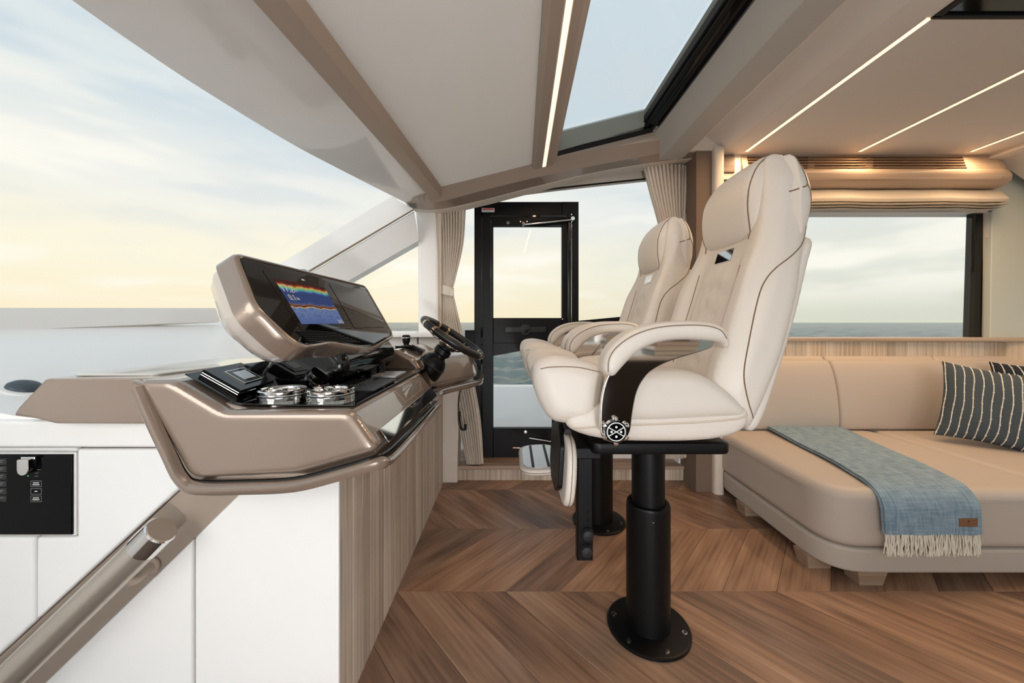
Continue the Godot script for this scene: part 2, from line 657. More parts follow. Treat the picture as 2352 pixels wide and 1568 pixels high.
	var lin := layered(256, [[noise_image(256, 256, 0.1, 35, 2), 0.5]], [[0.0, rgb8(52, 60, 67)], [0.5, rgb8(72, 82, 90)], [1.0, rgb8(98, 110, 118)]])
	textured(mat("slate_linen", Color(1, 1, 1), 0.95), lin, Vector3(6, 6, 6))
	textured(mat("navy_linen", Color(0.5, 0.52, 0.58), 0.95), lin, Vector3(6, 6, 6))
	mat("yarn", rgb8(226, 226, 218), 0.9)
	relief(mat("carpet", rgb8(226, 221, 212), 0.95), weave, 0.05, 6.0)  # pale tone of the added bounce floor
	mat("gelcoat", rgb8(238, 238, 236), 0.3)
	mat("paper", rgb8(236, 234, 228), 0.7)
	mat("slate_cover", rgb8(62, 70, 80), 0.5)
	mat("red_cover", rgb8(150, 84, 60), 0.5)
	mat("bead", rgb8(120, 140, 150), 0.15)
	var sea := mat("sea", rgb8(86, 104, 104), 0.2, 0.0, {"metallic_specular": 0.15})
	relief(sea, ImageTexture.create_from_image(noise_image(512, 512, 0.02, 41, 5)), 5.0, 0.35)
	sea.uv1_world_triplanar = true

# ---------------------------------------------------------------- sky
func sky_texture() -> ImageTexture:
	var w := 1400
	var h := 700
	var im := Image.create(w, h, false, Image.FORMAT_RGBF)
	var f := FastNoiseLite.new()
	f.seed = 7
	f.frequency = 0.55
	f.fractal_octaves = 5
	var g := FastNoiseLite.new()
	g.seed = 19
	g.frequency = 0.22
	g.fractal_octaves = 4
	var glow := Vector2(-0.62, -0.78).normalized()           # towards the low sun behind thin cloud, ahead of the boat
	var warm := [Color(0.64, 0.56, 0.385), Color(0.64, 0.605, 0.48), Color(0.57, 0.575, 0.545), Color(0.40, 0.47, 0.51), Color(0.44, 0.51, 0.57)]
	var cool := [Color(0.44, 0.455, 0.385), Color(0.49, 0.51, 0.46), Color(0.50, 0.535, 0.535), Color(0.42, 0.48, 0.52), Color(0.44, 0.51, 0.57)]
	var stops := [0.0, 8.0, 16.0, 26.0, 90.0]
	for y in h:
		var e := PI * (0.5 - (y + 0.5) / h)
		var up := maxf(sin(e), 0.0)
		var deg := rad_to_deg(maxf(e, 0.0))
		var s := 0
		while s < 3 and deg > stops[s + 1]:
			s += 1
		var t := smoothstep(stops[s], stops[s + 1], deg)
		var a: Color = warm[s].lerp(warm[s + 1], t)
		var b: Color = cool[s].lerp(cool[s + 1], t)
		for x in w:
			var az := TAU * (x + 0.5) / w
			var dir := Vector2(sin(az), -cos(az)) * cos(e)
			var k := smoothstep(0.1, 1.0, dir.normalized().dot(glow))
			var c := b.lerp(a, k)
			if e > 0.0:
				var u := dir.normalized()
				var st := f.get_noise_3d(u.x * 2.4, e * 13.0, u.y * 2.4)              # layered streaks low down
				var fine := f.get_noise_3d(u.x * 6.0 + 7.0, e * 30.0, u.y * 6.0)
				var q := dir / (up + 0.16)
				var v := lerpf(st * 1.2 + 0.4 * fine, f.get_noise_3d(q.x * 0.8, q.y * 0.8, 3.0) + 0.5 * g.get_noise_2d(q.x, q.y) + 0.3 * fine, smoothstep(15.0, 45.0, deg))
				var lo := smoothstep(0.5, 6.0, deg)
				c = c.lerp(Color(0.655, 0.64, 0.575), smoothstep(0.0, 0.45, v) * lo * lerpf(0.8, 0.3, smoothstep(16.0, 28.0, deg)))
				c = c.lerp(Color(0.42, 0.47, 0.50), smoothstep(0.05, 0.5, -v) * lo * lerpf(0.12, 0.6, smoothstep(6.0, 22.0, deg)))
			im.set_pixel(x, y, c)
	return ImageTexture.create_from_image(im)

func area_light(called: String, where: Vector3, size: Vector2, energy: float, c: Color, down := Basis(Vector3.RIGHT, -PI / 2)) -> void:
	var l := AreaLight3D.new()
	l.name = called
	l.area_size = size
	l.area_normalize_energy = true
	l.light_energy = energy
	l.light_color = c
	l.area_range = 12.0
	l.shadow_enabled = true
	l.transform = Transform3D(down, where)
	add_child(l)

# helm roof lining: it rises aft
func roof_y(x: float) -> float:
	return 2.07 + 0.25 * x

func lining(x0: float, x1: float, d0: float, d1: float, lift: float, thick: float, skew := 0.025) -> PackedVector3Array:
	var s := func(x: float, d: float) -> Vector3: return Vector3(x + skew * (d - 1.15), roof_y(x) + lift, -d)
	return plate([s.call(x0, d0), s.call(x1, d0), s.call(x1, d1), s.call(x0, d1)], thick, Vector3.UP)

func _ready() -> void:
	# camera, sky, exposure
	var cam := Camera3D.new()
	cam.name = "camera"
	cam.near = 0.05
	cam.far = 6000.0
	cam.projection = Camera3D.PROJECTION_FRUSTUM
	cam.size = 0.05 * 1568.0 / 860.0
	cam.frustum_offset = Vector2(0, -44.0 / 860.0 * 0.05)
	cam.position = Vector3(0, EYE, 0)
	add_child(cam)
	var env := Environment.new()
	env.background_mode = Environment.BG_SKY
	var sky := Sky.new()
	var pano := PanoramaSkyMaterial.new()
	pano.panorama = sky_texture()
	sky.sky_material = pano
	env.sky = sky
	env.background_energy_multiplier = 0.93
	env.tonemap_mode = Environment.TONE_MAPPER_LINEAR
	env.tonemap_exposure = 1.68
	env.sdfgi_enabled = true
	env.ssao_enabled = true
	env.ssil_enabled = true
	# hazy sun abeam to port, ahead of the viewpoint, softened by thin cloud
	var sun := DirectionalLight3D.new()
	sun.name = "hazy_sun"
	sun.light_color = Color(1.0, 0.985, 0.965)
	sun.light_energy = 0.24
	sun.light_angular_distance = 35.0
	sun.shadow_enabled = true
	sun.sky_mode = DirectionalLight3D.SKY_MODE_LIGHT_ONLY
	sun.transform = Transform3D(Basis.looking_at(Vector3(0.35, -0.32, -0.88)), Vector3(-2, 4, 6))
	add_child(sun)
	var we := WorldEnvironment.new()
	we.name = "surroundings"
	we.environment = env
	add_child(we)
	make_materials()
	shell()
	windows()
	saloon()
	helm()
	chairs()
	outside()

# ---------------------------------------------------------------- room shell
func shell() -> void:
	# floor: chevron planks on a dark bed
	var floor_bed := structure("floor", box(-0.5, 4.3, -0.08, -0.012, -2.75, 2.0, 0.0), M.black_matt, "oak floor laid in chevrons")
	var pitch := 0.226
	var lean := 0.41
	var row := 0.474
	var rg := RandomNumberGenerator.new()
	rg.seed = 3
	var shapes := []
	var dir := Vector2(lean, row)
	var len := dir.length()
	var across := pitch * row / len
	var off := pitch * lean / len                          # the ends are cut along the row
	for s in 2:
		var g := 0.0006
		var k := 1.0 if s == 0 else -1.0
		var o := [Vector2(g, g * k), Vector2(len - g, g * k), Vector2(len - g + off, (across - g) * k), Vector2(g + off, (across - g) * k)]
		var sh := ext_y(o, -0.012, 0.0, 0.0008, 1)
		shapes.append(finish(sh, 25.0))
	for r in range(-1, 6):
		var far_d := 2.983 - 0.4745 * r                        # the row's far edge
		var flip := r % 2 == 0
		for i in range(-4, 20):
			var x := -0.48 + i * pitch
			if x > 3.9 or x < -1.0 or (r > 4 and x > 2.5):
				continue
			var o := MeshInstance3D.new()
			o.name = "plank"
			# planks of a row run either from its near edge away and aft, or from its far edge towards us and aft
			var u := Vector3(lean, 0, -row).normalized() if flip else Vector3(lean, 0, row).normalized()
			var w := Vector3(-u.z, 0, u.x)
			var start := Vector3(x, 0, -(far_d - row)) if flip else Vector3(x, 0, -far_d)
			o.mesh = shapes[0 if flip else 1]
			o.transform = Transform3D(Basis(u, Vector3.UP, w), start)
			o.material_override = M["oak_%d" % rg.randi_range(0, 5)]
			var mid := start + u * len * 0.5
			if mid.x < -0.75 or mid.z < -2.95 or mid.z > 0.6:
				o.free()
				continue
			floor_bed.add_child(o, true)
	structure("floor_bounce", box(-0.5, 4.25, -0.0119, 0.006, 0.78, 1.89, 0.002), M.carpet, "pale carpet added behind the viewpoint to bounce light upwards")  # unseen pale floor, added to bounce lamp light to the ceiling
	structure("floor_lower", box(-3.2, -0.48, -0.98, -0.9, -1.03, 2.0, 0.0), M.dark_wood, "sole of the companionway going down forward")
	structure("wall_stairwell", box(-0.5, -0.46, -0.95, -0.081, -1.0, 2.0, 0.0), M.white_fabric, "side of the stairwell under the floor")
	# roof skins: closed everywhere except over the skylight
	structure("roof_helm", join([lining(-0.75, 0.245, -2.0, 2.75, 0.075, 0.05, 0.0), lining(0.245, 1.1, 2.33, 2.9, 0.075, 0.05, 0.0), lining(0.245, 1.1, -2.0, 0.35, 0.075, 0.05, 0.0)]), M.gelcoat, "outer skin of the helm roof")
	structure("roof_saloon", box(0.92, 4.4, 2.40, 2.46, -2.9, 2.1, 0.0), M.gelcoat, "outer skin of the saloon roof")
	# helm ceiling: cream panel, light beam, skylight surround, edge beam
	var p := lining(-0.545, 0.112, -1.9, 2.335, 0.012, 0.03)
	structure("ceiling", p, M.headliner, "cream lining panel over the helm")
	var side := []
	for d in [2.335, 1.5, 0.8, 0.0, -1.9]:
		side.append(d)
	# bronze trim between lining and windscreen header
	var rows := [PackedVector3Array(), PackedVector3Array(), PackedVector3Array()]
	for d in [2.40, 2.0, 1.5, 1.0, 0.5, 0.0, -1.0, -1.9]:
		var sk: float = 0.06 * (d - 1.05)
		rows[0].append(Vector3(-0.545 + sk, 1.945 + 0.02 * (d - 1.05), -d))
		rows[1].append(Vector3(-0.552 + sk, 1.918 + 0.02 * (d - 1.05), -d))
		rows[2].append(Vector3(-0.602 + sk, 1.902 + 0.02 * (d - 1.05), -d))
	structure("trim_1", skin(rows, -0.03), M.bronze_satin, "bronze trim between lining and windscreen header", 20.0)
	# light beam across the helm roof with its strip
	var beam := []
	for e in [2.345, -1.9]:
		var k: float = 0.025 * (e - 1.15)
		var r := PackedVector3Array()
		for q in [[0.095, 0.03], [0.095, -0.004], [0.118, -0.022], [0.222, -0.022], [0.246, -0.002], [0.246, 0.075], [0.1, 0.075]]:
			r.append(Vector3(q[0] + k, roof_y(q[0]) + q[1], -e))
		beam.append(r)
	structure("trim_2", loft(beam), M.bronze_satin, "bronze beam beside the skylight holding a light strip", 15.0)
	led_strip("warm light strip in the bronze beam beside the skylight", Vector3(0.200, roof_y(0.17) - 0.026, -2.33), Vector3(0.162, roof_y(0.17) - 0.026, -0.6), 0.021, Vector3(0.25, -1, 0).normalized(), 0.22)
	# skylight: green-grey frame, black runners at its after side, pane above
	var pane := [Vector3(0.255, roof_y(0.255) + 0.1, -2.3), Vector3(0.76, roof_y(0.76) + 0.1, -2.3), Vector3(0.76, roof_y(0.76) + 0.1, -0.35), Vector3(0.255, roof_y(0.255) + 0.1, -0.35)]
	var sk_root := Node3D.new()
	sk_root.name = "window_1"
	sk_root.set_meta("kind", "structure")
	sk_root.set_meta("label", "sliding skylight over the helm")
	add_child(sk_root)
	part(sk_root, "pane", skin([PackedVector3Array([pane[0], pane[1]]), PackedVector3Array([pane[3], pane[2]])], 0.0), M.tinted_glass)
	var lipn := func(x: float, dy: float, d: float) -> Vector3: return Vector3(x, roof_y(x) + dy, -d)
	part(sk_root, "frame", join([plate([lipn.call(0.262, 0.012, 2.262), lipn.call(0.80, 0.03, 2.262), lipn.call(0.80, 0.10, 2.20), lipn.call(0.262, 0.10, 2.20)], 0.03, Vector3(0, 0, -1)),
		plate([lipn.call(0.775, 0.10, 2.26), lipn.call(0.775, 0.10, 0.3), lipn.call(0.815, 0.035, 0.3), lipn.call(0.815, 0.035, 2.26)], 0.02, Vector3(1, 0.3, 0))]), M.frame_green)
	part(sk_root, "gasket", plate([lipn.call(0.262, -0.006, 2.285), lipn.call(0.86, -0.006, 2.285), lipn.call(0.86, 0.02, 2.27), lipn.call(0.262, 0.02, 2.27)], 0.02, Vector3(0, 0, -1)), M.black_satin)
	for i in 4:
		var x := 0.80 + 0.026 * i
		part(sk_root, "runner", plate([lipn.call(x, 0.03, 2.29), lipn.call(x + 0.02, 0.022, 2.29), lipn.call(x + 0.02, 0.022, 0.3), lipn.call(x, 0.03, 0.3)], 0.02, Vector3.UP), M.black_gloss if i % 2 else M.black_satin)
	part(sk_root, "runner_bed", plate([lipn.call(0.79, 0.05, 2.29), lipn.call(0.91, 0.05, 2.29), lipn.call(0.91, 0.05, 0.3), lipn.call(0.79, 0.05, 0.3)], 0.03, Vector3.UP), M.black_matt)
	part(sk_root, "latch_plate", plate([lipn.call(0.845, 0.018, 1.28), lipn.call(0.862, 0.018, 1.28), lipn.call(0.862, 0.018, 1.12), lipn.call(0.845, 0.018, 1.12)], 0.004, Vector3.UP), M.steel)
	# after edge of the helm roof: sloping grey face, then the soffit
	var cs := []
	for e in [2.50, -1.9]:
		var r := PackedVector3Array()
		for q in [[0.905, 2.34], [0.885, 2.292], [0.985, 2.205], [1.125, 2.205], [1.15, 2.225], [1.15, 2.40], [0.92, 2.41]]:
			r.append(Vector3(q[0], q[1], -e))
		cs.append(r)
	structure("trim_3", loft(cs), M.beam_grey, "edge beam between helm roof and saloon ceiling", 15.0)
	# far edge beam: a bronze face turning down to the side deck
	var up_c := [at(950, 456, 2.30), at(1004, 436, 2.34), at(1110, 402, 2.34), at(1220, 374, 2.34), at(1370, 345, 2.34), at(1516, 322, 2.34), at(1600, 330, 2.46)]
	var mid_c := [at(935, 466, 2.40), at(1006, 464, 2.45), at(1110, 437, 2.45), at(1226, 409, 2.45), at(1375, 378, 2.45), at(1520, 352, 2.45), at(1600, 340, 2.48)]
	var bot_c := [at(945, 478, 2.50), at(1006, 481, 2.52), at(1110, 459, 2.52), at(1226, 429, 2.52), at(1375, 394, 2.52), at(1525, 370, 2.52), at(1600, 362, 2.52)]
	var back_c := []
	var top_c := []
	for i in 7:
		back_c.append(bot_c[i] + Vector3(0, 0.0, -0.22))
		top_c.append(up_c[i] + Vector3(0, 0.07, 0.0))
	var rr := []
	for c in [top_c, up_c, mid_c, bot_c, back_c]:
		rr.append(PackedVector3Array(curve(c, 5, false)))
	structure("trim_4", skin([rr[0], rr[1], rr[2]], -0.01), M.bronze_satin, "bronze face along the starboard edge of the helm roof", 18.0)
	structure("trim_5", skin([rr[2], rr[3]], -0.01), M.bronze, "glossy lower fascia along the starboard edge of the helm roof", 18.0)
	var rail_a := PackedVector3Array()
	var rail_b := PackedVector3Array()
	for q in rr[3]:
		rail_a.append(q + Vector3(0, -0.002, -0.004))
		rail_b.append(q + Vector3(0, 0.012, -0.16))
	structure("trim_6", skin([rail_a, rail_b], -0.02), M.cream_wood, "pale curtain track under the bronze fascia")
	# windscreen header
	var A := PackedVector3Array()
	var B := PackedVector3Array()
	var Mid := PackedVector3Array()
	var edge := [[913, 456, 2.27], [756, 376, 1.713], [651, 319, 1.46], [473, 210, 1.136], [332, 117, 0.952], [165, 0, 0.79]]
	var pts := []
	pts.append(Vector3(-0.672, 1.872, -2.345))
	for q in edge:
		pts.append(at(q[0], q[1], q[2]))
	for q in [[0.5, -0.935], [0.0, -0.93], [-0.6, -0.9], [-1.3, -0.83], [-1.9, -0.72]]:
		pts.append(Vector3(q[1], 1.80 + 0.02 * maxf(0.0, -q[0]), -q[0]))
	pts = curve(pts, 4, false)
	var C := PackedVector3Array()
	for q in pts:
		var d: float = -q.z
		A.append(q)
		B.append(Vector3(-0.60 + 0.06 * (d - 1.05), 1.904 + 0.02 * (d - 1.05), q.z))
		Mid.append(A[-1].lerp(B[-1], 0.5) + Vector3(0.0, -0.012, 0))
		C.append(q + Vector3(-0.03, 0.02, 0))
	structure("trim_7", skin([C, A, Mid, B], -0.035), M.pearl, "pale windscreen header")
	var roof_front := PackedVector3Array()
	var roof_back := PackedVector3Array()
	for q in pts:
		roof_front.append(q + Vector3(-0.03, 0.03, 0))
		roof_back.append(Vector3(-0.5, 2.06, q.z))
	structure("roof_brow", skin([roof_front, roof_back], -0.03), M.gelcoat, "outer skin of the roof above the windscreen")
	# windscreen
	var base := PackedVector3Array()
	for q in pts:
		var d: float = -q.z
		base.append(Vector3(-2.07 + 0.06 * pow((d - 0.3) / 2.3, 2), 1.172 + 0.04 * clampf(d - 1.5, -0.3, 1.2), q.z * 1.07))
	structure("window_2", skin([C, base], 0.0), M.glass, "raked windscreen ahead of the helm")
	var gl := []
	for q in base:
		gl.append(q + Vector3(0.012, 0.002, 0))
	structure("trim_8", tube(gl, 0.004, 6), M.black_satin, "black seal along the windscreen foot")
	# sill under the windscreen and the sloping white dash
	var s0 := PackedVector3Array()
	var s1 := PackedVector3Array()
	for q in base:
		s0.append(q + Vector3(0.01, 0.0, 0))
		s1.append(q + Vector3(0.04, -0.088, 0))
	structure("trim_9", skin([s0, s1], -0.03), M.white_paint, "white upstand under the windscreen")
	structure("wall_bow", box(-2.3, -2.12, -1.0, 1.12, -2.9, 2.1, 0.0), M.gelcoat, "forward bulkhead under the windscreen")
	# cabin sides out of view: after opening, port side with long windows
	structure("wall_port", join([box(-2.3, 4.4, -1.0, 0.60, 1.9, 2.0, 0.0), box(-0.7, 4.4, 2.12, 2.46, 1.9, 2.0, 0.0), box(1.2, 1.35, 0.60, 2.12, 1.9, 2.0, 0.0), box(-0.95, -0.8, 0.60, 2.12, 1.9, 2.0, 0.0)]), M.white_fabric, "port side of the cabin with long windows")
	structure("window_3", skin([PackedVector3Array([Vector3(-2.2, 2.12, 1.95), Vector3(4.3, 2.12, 1.95)]), PackedVector3Array([Vector3(-2.2, 0.60, 1.95), Vector3(4.3, 0.60, 1.95)])], 0.0), M.glass, "long port window")
	structure("wall_aft", join([box(4.3, 4.4, -0.1, 2.4, -2.9, -1.9, 0.0), box(4.3, 4.4, -0.1, 2.4, 1.5, 2.0, 0.0), box(4.3, 4.4, 2.15, 2.4, -2.9, 2.0, 0.0)]), M.white_fabric, "after bulkhead round the open saloon doors")
	structure("floor_cockpit", box(4.4, 6.5, -0.1, -0.02, -2.9, 2.0, 0.0), M.gelcoat, "cockpit sole beyond the saloon doors")

func led_strip(label: String, a: Vector3, b: Vector3, w: float, down: Vector3, energy: float) -> void:
	var t := thing("light_strip", label, "light strip", Vector3.ZERO, "warm ceiling light strips")
	var u := (b - a).normalized()
	var s := u.cross(down).normalized()
	var q := [a - s * w * 0.5, b - s * w * 0.5, b + s * w * 0.5, a + s * w * 0.5]
	part(t, "diffuser", plate(q, 0.006, -down), M.led)
	for k in [-1, 1]:
		var e: Vector3 = s * (w * 0.5 + 0.002) * k
		part(t, "channel_edge", plate([a + e - s * 0.002, b + e - s * 0.002, b + e + s * 0.002, a + e + s * 0.002], 0.007, -down), M.cream_wood)
	area_light("strip_light", (a + b) * 0.5 + down * 0.012, Vector2(w, a.distance_to(b)), energy, Color(1.0, 0.83, 0.64), Basis(s, u, s.cross(u)) if s.cross(u).dot(-down) > 0.0 else Basis(-s, u, (-s).cross(u)))

# ---------------------------------------------------------------- starboard side: pillar, windows, door, curtains
func windows() -> void:
	# raked pillar between windscreen and side window
	var lo := at(500, 712, 2.62)
	var pil := []
	for e in [[at(905, 458, 2.42), at(950, 478, 2.46), at(960, 545, 2.58)], [at(660, 606, 2.52), at(712, 620, 2.54), at(790, 642, 2.64)], [at(505, 692, 2.60), at(545, 712, 2.62), at(620, 738, 2.68)]]:
		pil.append(e)
	var f1 := []
	var f2 := []
	var f3 := []
	for e in pil:
		f1.append(PackedVector3Array([e[0] + Vector3(0, 0.01, -0.1), e[0], e[1]]))
		f2.append(PackedVector3Array([e[1], e[1] + (e[2] - e[1]) * 0.10 + Vector3(0, 0, 0.012)]))
		f3.append(PackedVector3Array([e[1] + (e[2] - e[1]) * 0.10, e[2], e[2] + Vector3(0, 0.01, -0.1)]))
	structure("wall_pillar", skin(f1, 0.03), M.white_paint, "white raked pillar beside the windscreen")
	structure("trim_10", skin(f2, 0.02), M.bronze_satin, "bronze line along the raked pillar")
	structure("wall_pillar_inner", skin(f3, 0.03), M.white_paint, "inner facet of the raked pillar")
	for k in [0, 2]:
		var path := []
		for e in pil:
			path.append(e[k] + Vector3(0, 0.003 if k == 0 else -0.004, 0))
		structure("trim_%d" % (11 + k), tube(path, 0.004, 6), M.black_satin, "black glazing seal along the raked pillar")
	# post between side window and door
	structure("wall_post", ext(rounded([Vector2(-0.673, 1.93), Vector2(-0.655, 1.72), Vector2(-0.652, 1.0), Vector2(-0.652, 0.0), Vector2(-0.50, 0.0), Vector2(-0.515, 1.6), Vector2(-0.533, 1.93)], 0.02, 3), -2.75, -2.60, 0.012, 2), M.white_paint, "white post between side window and helm door")
	structure("trim_14", box(-0.53, -0.497, 0.0, 1.95, -2.72, -2.63, 0.004), M.cream_wood, "curtain side of the white post")
	structure("wall_foot", ext(rounded([Vector2(-0.5, 0.0), Vector2(-0.38, 0.0), Vector2(-0.38, 0.12), Vector2(-0.36, 0.9), Vector2(-0.5, 0.9)], 0.01, 2), -2.76, -2.61, 0.006, 2), M.cream_wood, "cream corner beside the step")
	structure("wall_starboard", join([box(-2.2, -0.66, -0.5, 1.055, -2.82, -2.60, 0.003), box(1.2, 4.3, -0.1, 0.9, -2.85, -2.70, 0.0), box(3.46, 4.3, 0.9, 2.4, -2.85, -2.72, 0.0), box(1.2, 4.3, 1.92, 2.4, -2.85, -2.72, 0.0), box(1.2, 1.45, 0.9, 2.4, -2.85, -2.72, 0.0)]), M.white_paint, "starboard side of the cabin")
	structure("trim_15", ext_x(rounded([Vector2(-2.82, 1.055), Vector2(-2.5, 1.045), Vector2(-2.5, 1.02), Vector2(-2.82, 1.02)], 0.006, 2), -2.1, -0.5), M.white_paint, "white sill of the side window")
	structure("window_4", skin([PackedVector3Array([at(470, 700, 2.74), at(985, 500, 2.74)]), PackedVector3Array([Vector3(-2.1, 1.05, -2.76), Vector3(-0.55, 1.05, -2.76)])], 0.0), M.glass, "triangular side window behind the pillar")
	# lintel over the door
	var lt := PackedVector3Array(curve([at(1000, 486, 2.74), at(1087, 467, 2.74), at(1211, 441, 2.74), at(1481, 411, 2.74), at(1640, 398, 2.74)], 4, false))
	var lu := PackedVector3Array()
	for q in lt:
		lu.append(q + Vector3(0, 0.42, 0.0))
	structure("wall_lintel", skin([lt, lu], 0.06), M.cream_wood, "cream lintel over the helm door")
	var seal := []
	for q in lt:
		seal.append(q + Vector3(0, -0.002, 0.005))
	structure("trim_16", tube(seal, 0.006, 6), M.black_satin, "black seal under the lintel")
	# step in front of the door
	var st := Node3D.new()
	st.name = "floor_step"
	st.set_meta("kind", "structure")
	st.set_meta("label", "low oak step at the helm door")
	add_child(st)
	for i in 11:
		part(st, "riser_board", box(-0.388 + i * 0.1525, -0.388 + (i + 1) * 0.1525 - 0.001, 0.0, 0.078, -2.70, -2.655, 0.001), M["veneer_%d" % [3, 1, 3, 1, 0, 3, 1, 3, 0, 1, 3][i]])
	part(st, "nosing", ext_x(rounded([Vector2(-2.72, 0.078), Vector2(-2.645, 0.078), Vector2(-2.645, 0.104), Vector2(-2.72, 0.104)], 0.006, 2), -0.39, 1.29), M.stained_wood)
	part(st, "tread", box(-0.39, 1.29, 0.09, 0.102, -3.05, -2.72, 0.0), M.oak_0)
	# door leaf with two lights
	var door := Node3D.new()
	door.name = "door_1"
	door.position = Vector3(0, 0, -2.84)
	door.set_meta("kind", "structure")
	door.set_meta("label", "black framed helm door with an upper and a lower light cut slanting by a dark reflection")
	add_child(door)
	var D := 2.84
	var q2 := func(px: float, py: float) -> Vector2: return Vector2((px - 1176.0) * D / 860.0, EYE - (py - 740.0) * D / 860.0)
	var bar := func(a: Array, b: Array, z0: float, z1: float, r := 0.003) -> PackedVector3Array:
		var u: Vector2 = q2.call(a[0], a[1])
		var v: Vector2 = q2.call(b[0], b[1])
		return box(u.x, v.x, v.y, u.y, z0, z1, r)
	part(door, "stile", bar.call([1090, 465], [1133, 1062], -0.03, 0.02), M.black_satin)
	part(door, "stile", bar.call([1290, 465], [1328, 1062], -0.03, 0.02), M.black_satin)
	part(door, "rail", bar.call([1133, 465], [1290, 520], -0.03, 0.018), M.black_satin)
	part(door, "rail", bar.call([1133, 730], [1290, 788], -0.03, 0.016), M.black_satin)
	part(door, "rail", bar.call([1133, 982], [1290, 1062], -0.03, 0.016), M.black_satin)
	var g1: Array = [q2.call(1133, 788), q2.call(1290, 788), q2.call(1133, 817)]
	part(door, "dark_reflection", ext(g1, -0.02, 0.01), M.black_satin)  # black triangle drawn for a dark reflection across the lower pane
	part(door, "bead", join([bar.call([1105, 478], [1109, 1050], 0.02, 0.023, 0.001), bar.call([1125, 508], [1131, 735], 0.019, 0.025, 0.001), bar.call([1125, 496], [1300, 500], 0.018, 0.023, 0.001), bar.call([1133, 518], [1290, 521], 0.017, 0.024, 0.001)]), M.black_gloss)
	var pq := func(px: float, py: float) -> Vector3:
		var v: Vector2 = q2.call(px, py)
		return Vector3(v.x, v.y, -0.005)
	part(door, "pane", skin([PackedVector3Array([pq.call(1131, 518), pq.call(1291, 518)]), PackedVector3Array([pq.call(1131, 732), pq.call(1291, 732)])], 0.0), M.glass)
	part(door, "pane", skin([PackedVector3Array([pq.call(1131, 816), pq.call(1291, 786)]), PackedVector3Array([pq.call(1131, 984), pq.call(1291, 984)])], 0.0), M.glass)
	var c1: Vector2 = q2.call(1207, 757)
	part(door, "latch_plate", join([rbox(c1.x - 0.155, c1.x + 0.155, c1.y - 0.022, c1.y + 0.022, 0.014, 0.024, 0.004, 2), disc(Vector3(c1.x, c1.y, 0.02), Vector3(0, 0, 1), 0.042, 0.01)]), M.black_leather)
	part(door, "latch_hub", disc(Vector3(c1.x, c1.y, 0.026), Vector3(0, 0, 1), 0.022, 0.012), M.black_gloss)
	# closing arm and its post
	var pa: Vector2 = q2.call(1202, 518)
	var pb: Vector2 = q2.call(1312, 508)
	var arm := part(door, "stay_arm", rod(Vector3(pa.x, pa.y, 0.05), Vector3(pb.x, pb.y, 0.06), 0.011), M.black_satin)
	part(arm, "chrome_edge", rod(Vector3(pa.x + 0.01, pa.y - 0.006, 0.058), Vector3(pb.x, pb.y - 0.006, 0.068), 0.0065), M.chrome)
	part(arm, "pivot", join([disc(Vector3(pa.x, pa.y, 0.02), Vector3(0, 0, 1), 0.012, 0.05), disc(Vector3(pb.x, pb.y, 0.02), Vector3(0, 0, 1), 0.016, 0.06)]), M.chrome)
	var pc: Vector2 = q2.call(1305, 512)
	part(door, "guide_post", join([rod(Vector3(pc.x, pc.y, 0.035), Vector3(pc.x, 0.12, 0.035), 0.014)]), M.black_gloss)
	part(door, "guide_strip", box(pc.x + 0.018, pc.x + 0.022, 0.6, pc.y, 0.02, 0.034, 0.001), M.chrome)
	for s in [[1312, 494], [1312, 501], [1312, 520], [1195, 510], [1210, 510], [1291, 733], [1291, 776]]:
		var v: Vector2 = q2.call(s[0], s[1])
		part(door, "screw", disc(Vector3(v.x, v.y, 0.0175), Vector3(0, 0, 1), 0.0055, 0.004, 10), M.chrome)
	var vd: Vector2 = q2.call(1167, 513)
	part(door, "button", disc(Vector3(vd.x, vd.y, 0.017), Vector3(0, 0, 1), 0.012, 0.004, 14), M.grey_print)
	var w0: Vector2 = q2.call(1107, 480)
	var w1: Vector2 = q2.call(1136, 489)
	var stk := part(door, "warning_sticker", box(w0.x, w1.x, w1.y, w0.y, 0.0175, 0.0245, 0.0), M.white_print, "small white and red warning sticker")
	part(stk, "red_band", box(w0.x + 0.004, w1.x - 0.004, w0.y - 0.013, w0.y - 0.003, 0.0245, 0.0248, 0.0), M.red_print)
	for k in 2:
		part(stk, "text_line", box(w0.x + 0.006, w1.x - 0.006 - 0.02 * k, w0.y - 0.0185 - 0.005 * k, w0.y - 0.0165 - 0.005 * k, 0.0245, 0.0248, 0.0), M.grey_print)
	var hx: Vector2 = q2.call(1207, 990)
	part(door, "drain_fitting", disc(Vector3(hx.x, hx.y, 0.016), Vector3(0, 0, 1), 0.013, 0.008, 14), M.chrome)
	var l0: Vector2 = q2.call(1215, 1003)
	var l1: Vector2 = q2.call(1285, 1012)
	part(door, "foot_lever", rod(Vector3(l0.x, l0.y, 0.03), Vector3(l1.x, l1.y, 0.05), 0.006), M.steel)
	var l2: Vector2 = q2.call(1178, 1025)
	part(door, "bolt", rod(Vector3(l2.x, l2.y, 0.03), Vector3(l2.x + 0.06, l2.y, 0.03), 0.007), M.gold_chrome)
	structure("window_5", skin([PackedVector3Array([at(1328, 440, 2.86), at(1600, 396, 2.86)]), PackedVector3Array([at(1328, 745, 2.86), at(1600, 745, 2.86)])], 0.0), M.glass, "fixed side window abaft the helm door")
	structure("wall_side_lower", ext([Vector2(0.49, 0.1), Vector2(1.3, 0.1), Vector2(1.3, 1.09), Vector2(1.15, 1.09), Vector2(0.86, 1.165), Vector2(0.49, 1.13)], -2.90, -2.855, 0.003, 1), M.black_satin, "black coaming under the fixed side window")
	structure("wall_side_liner", box(0.49, 1.25, 0.1, 0.30, -2.85, -2.80, 0.003), M.white_paint, "white liner above the step")
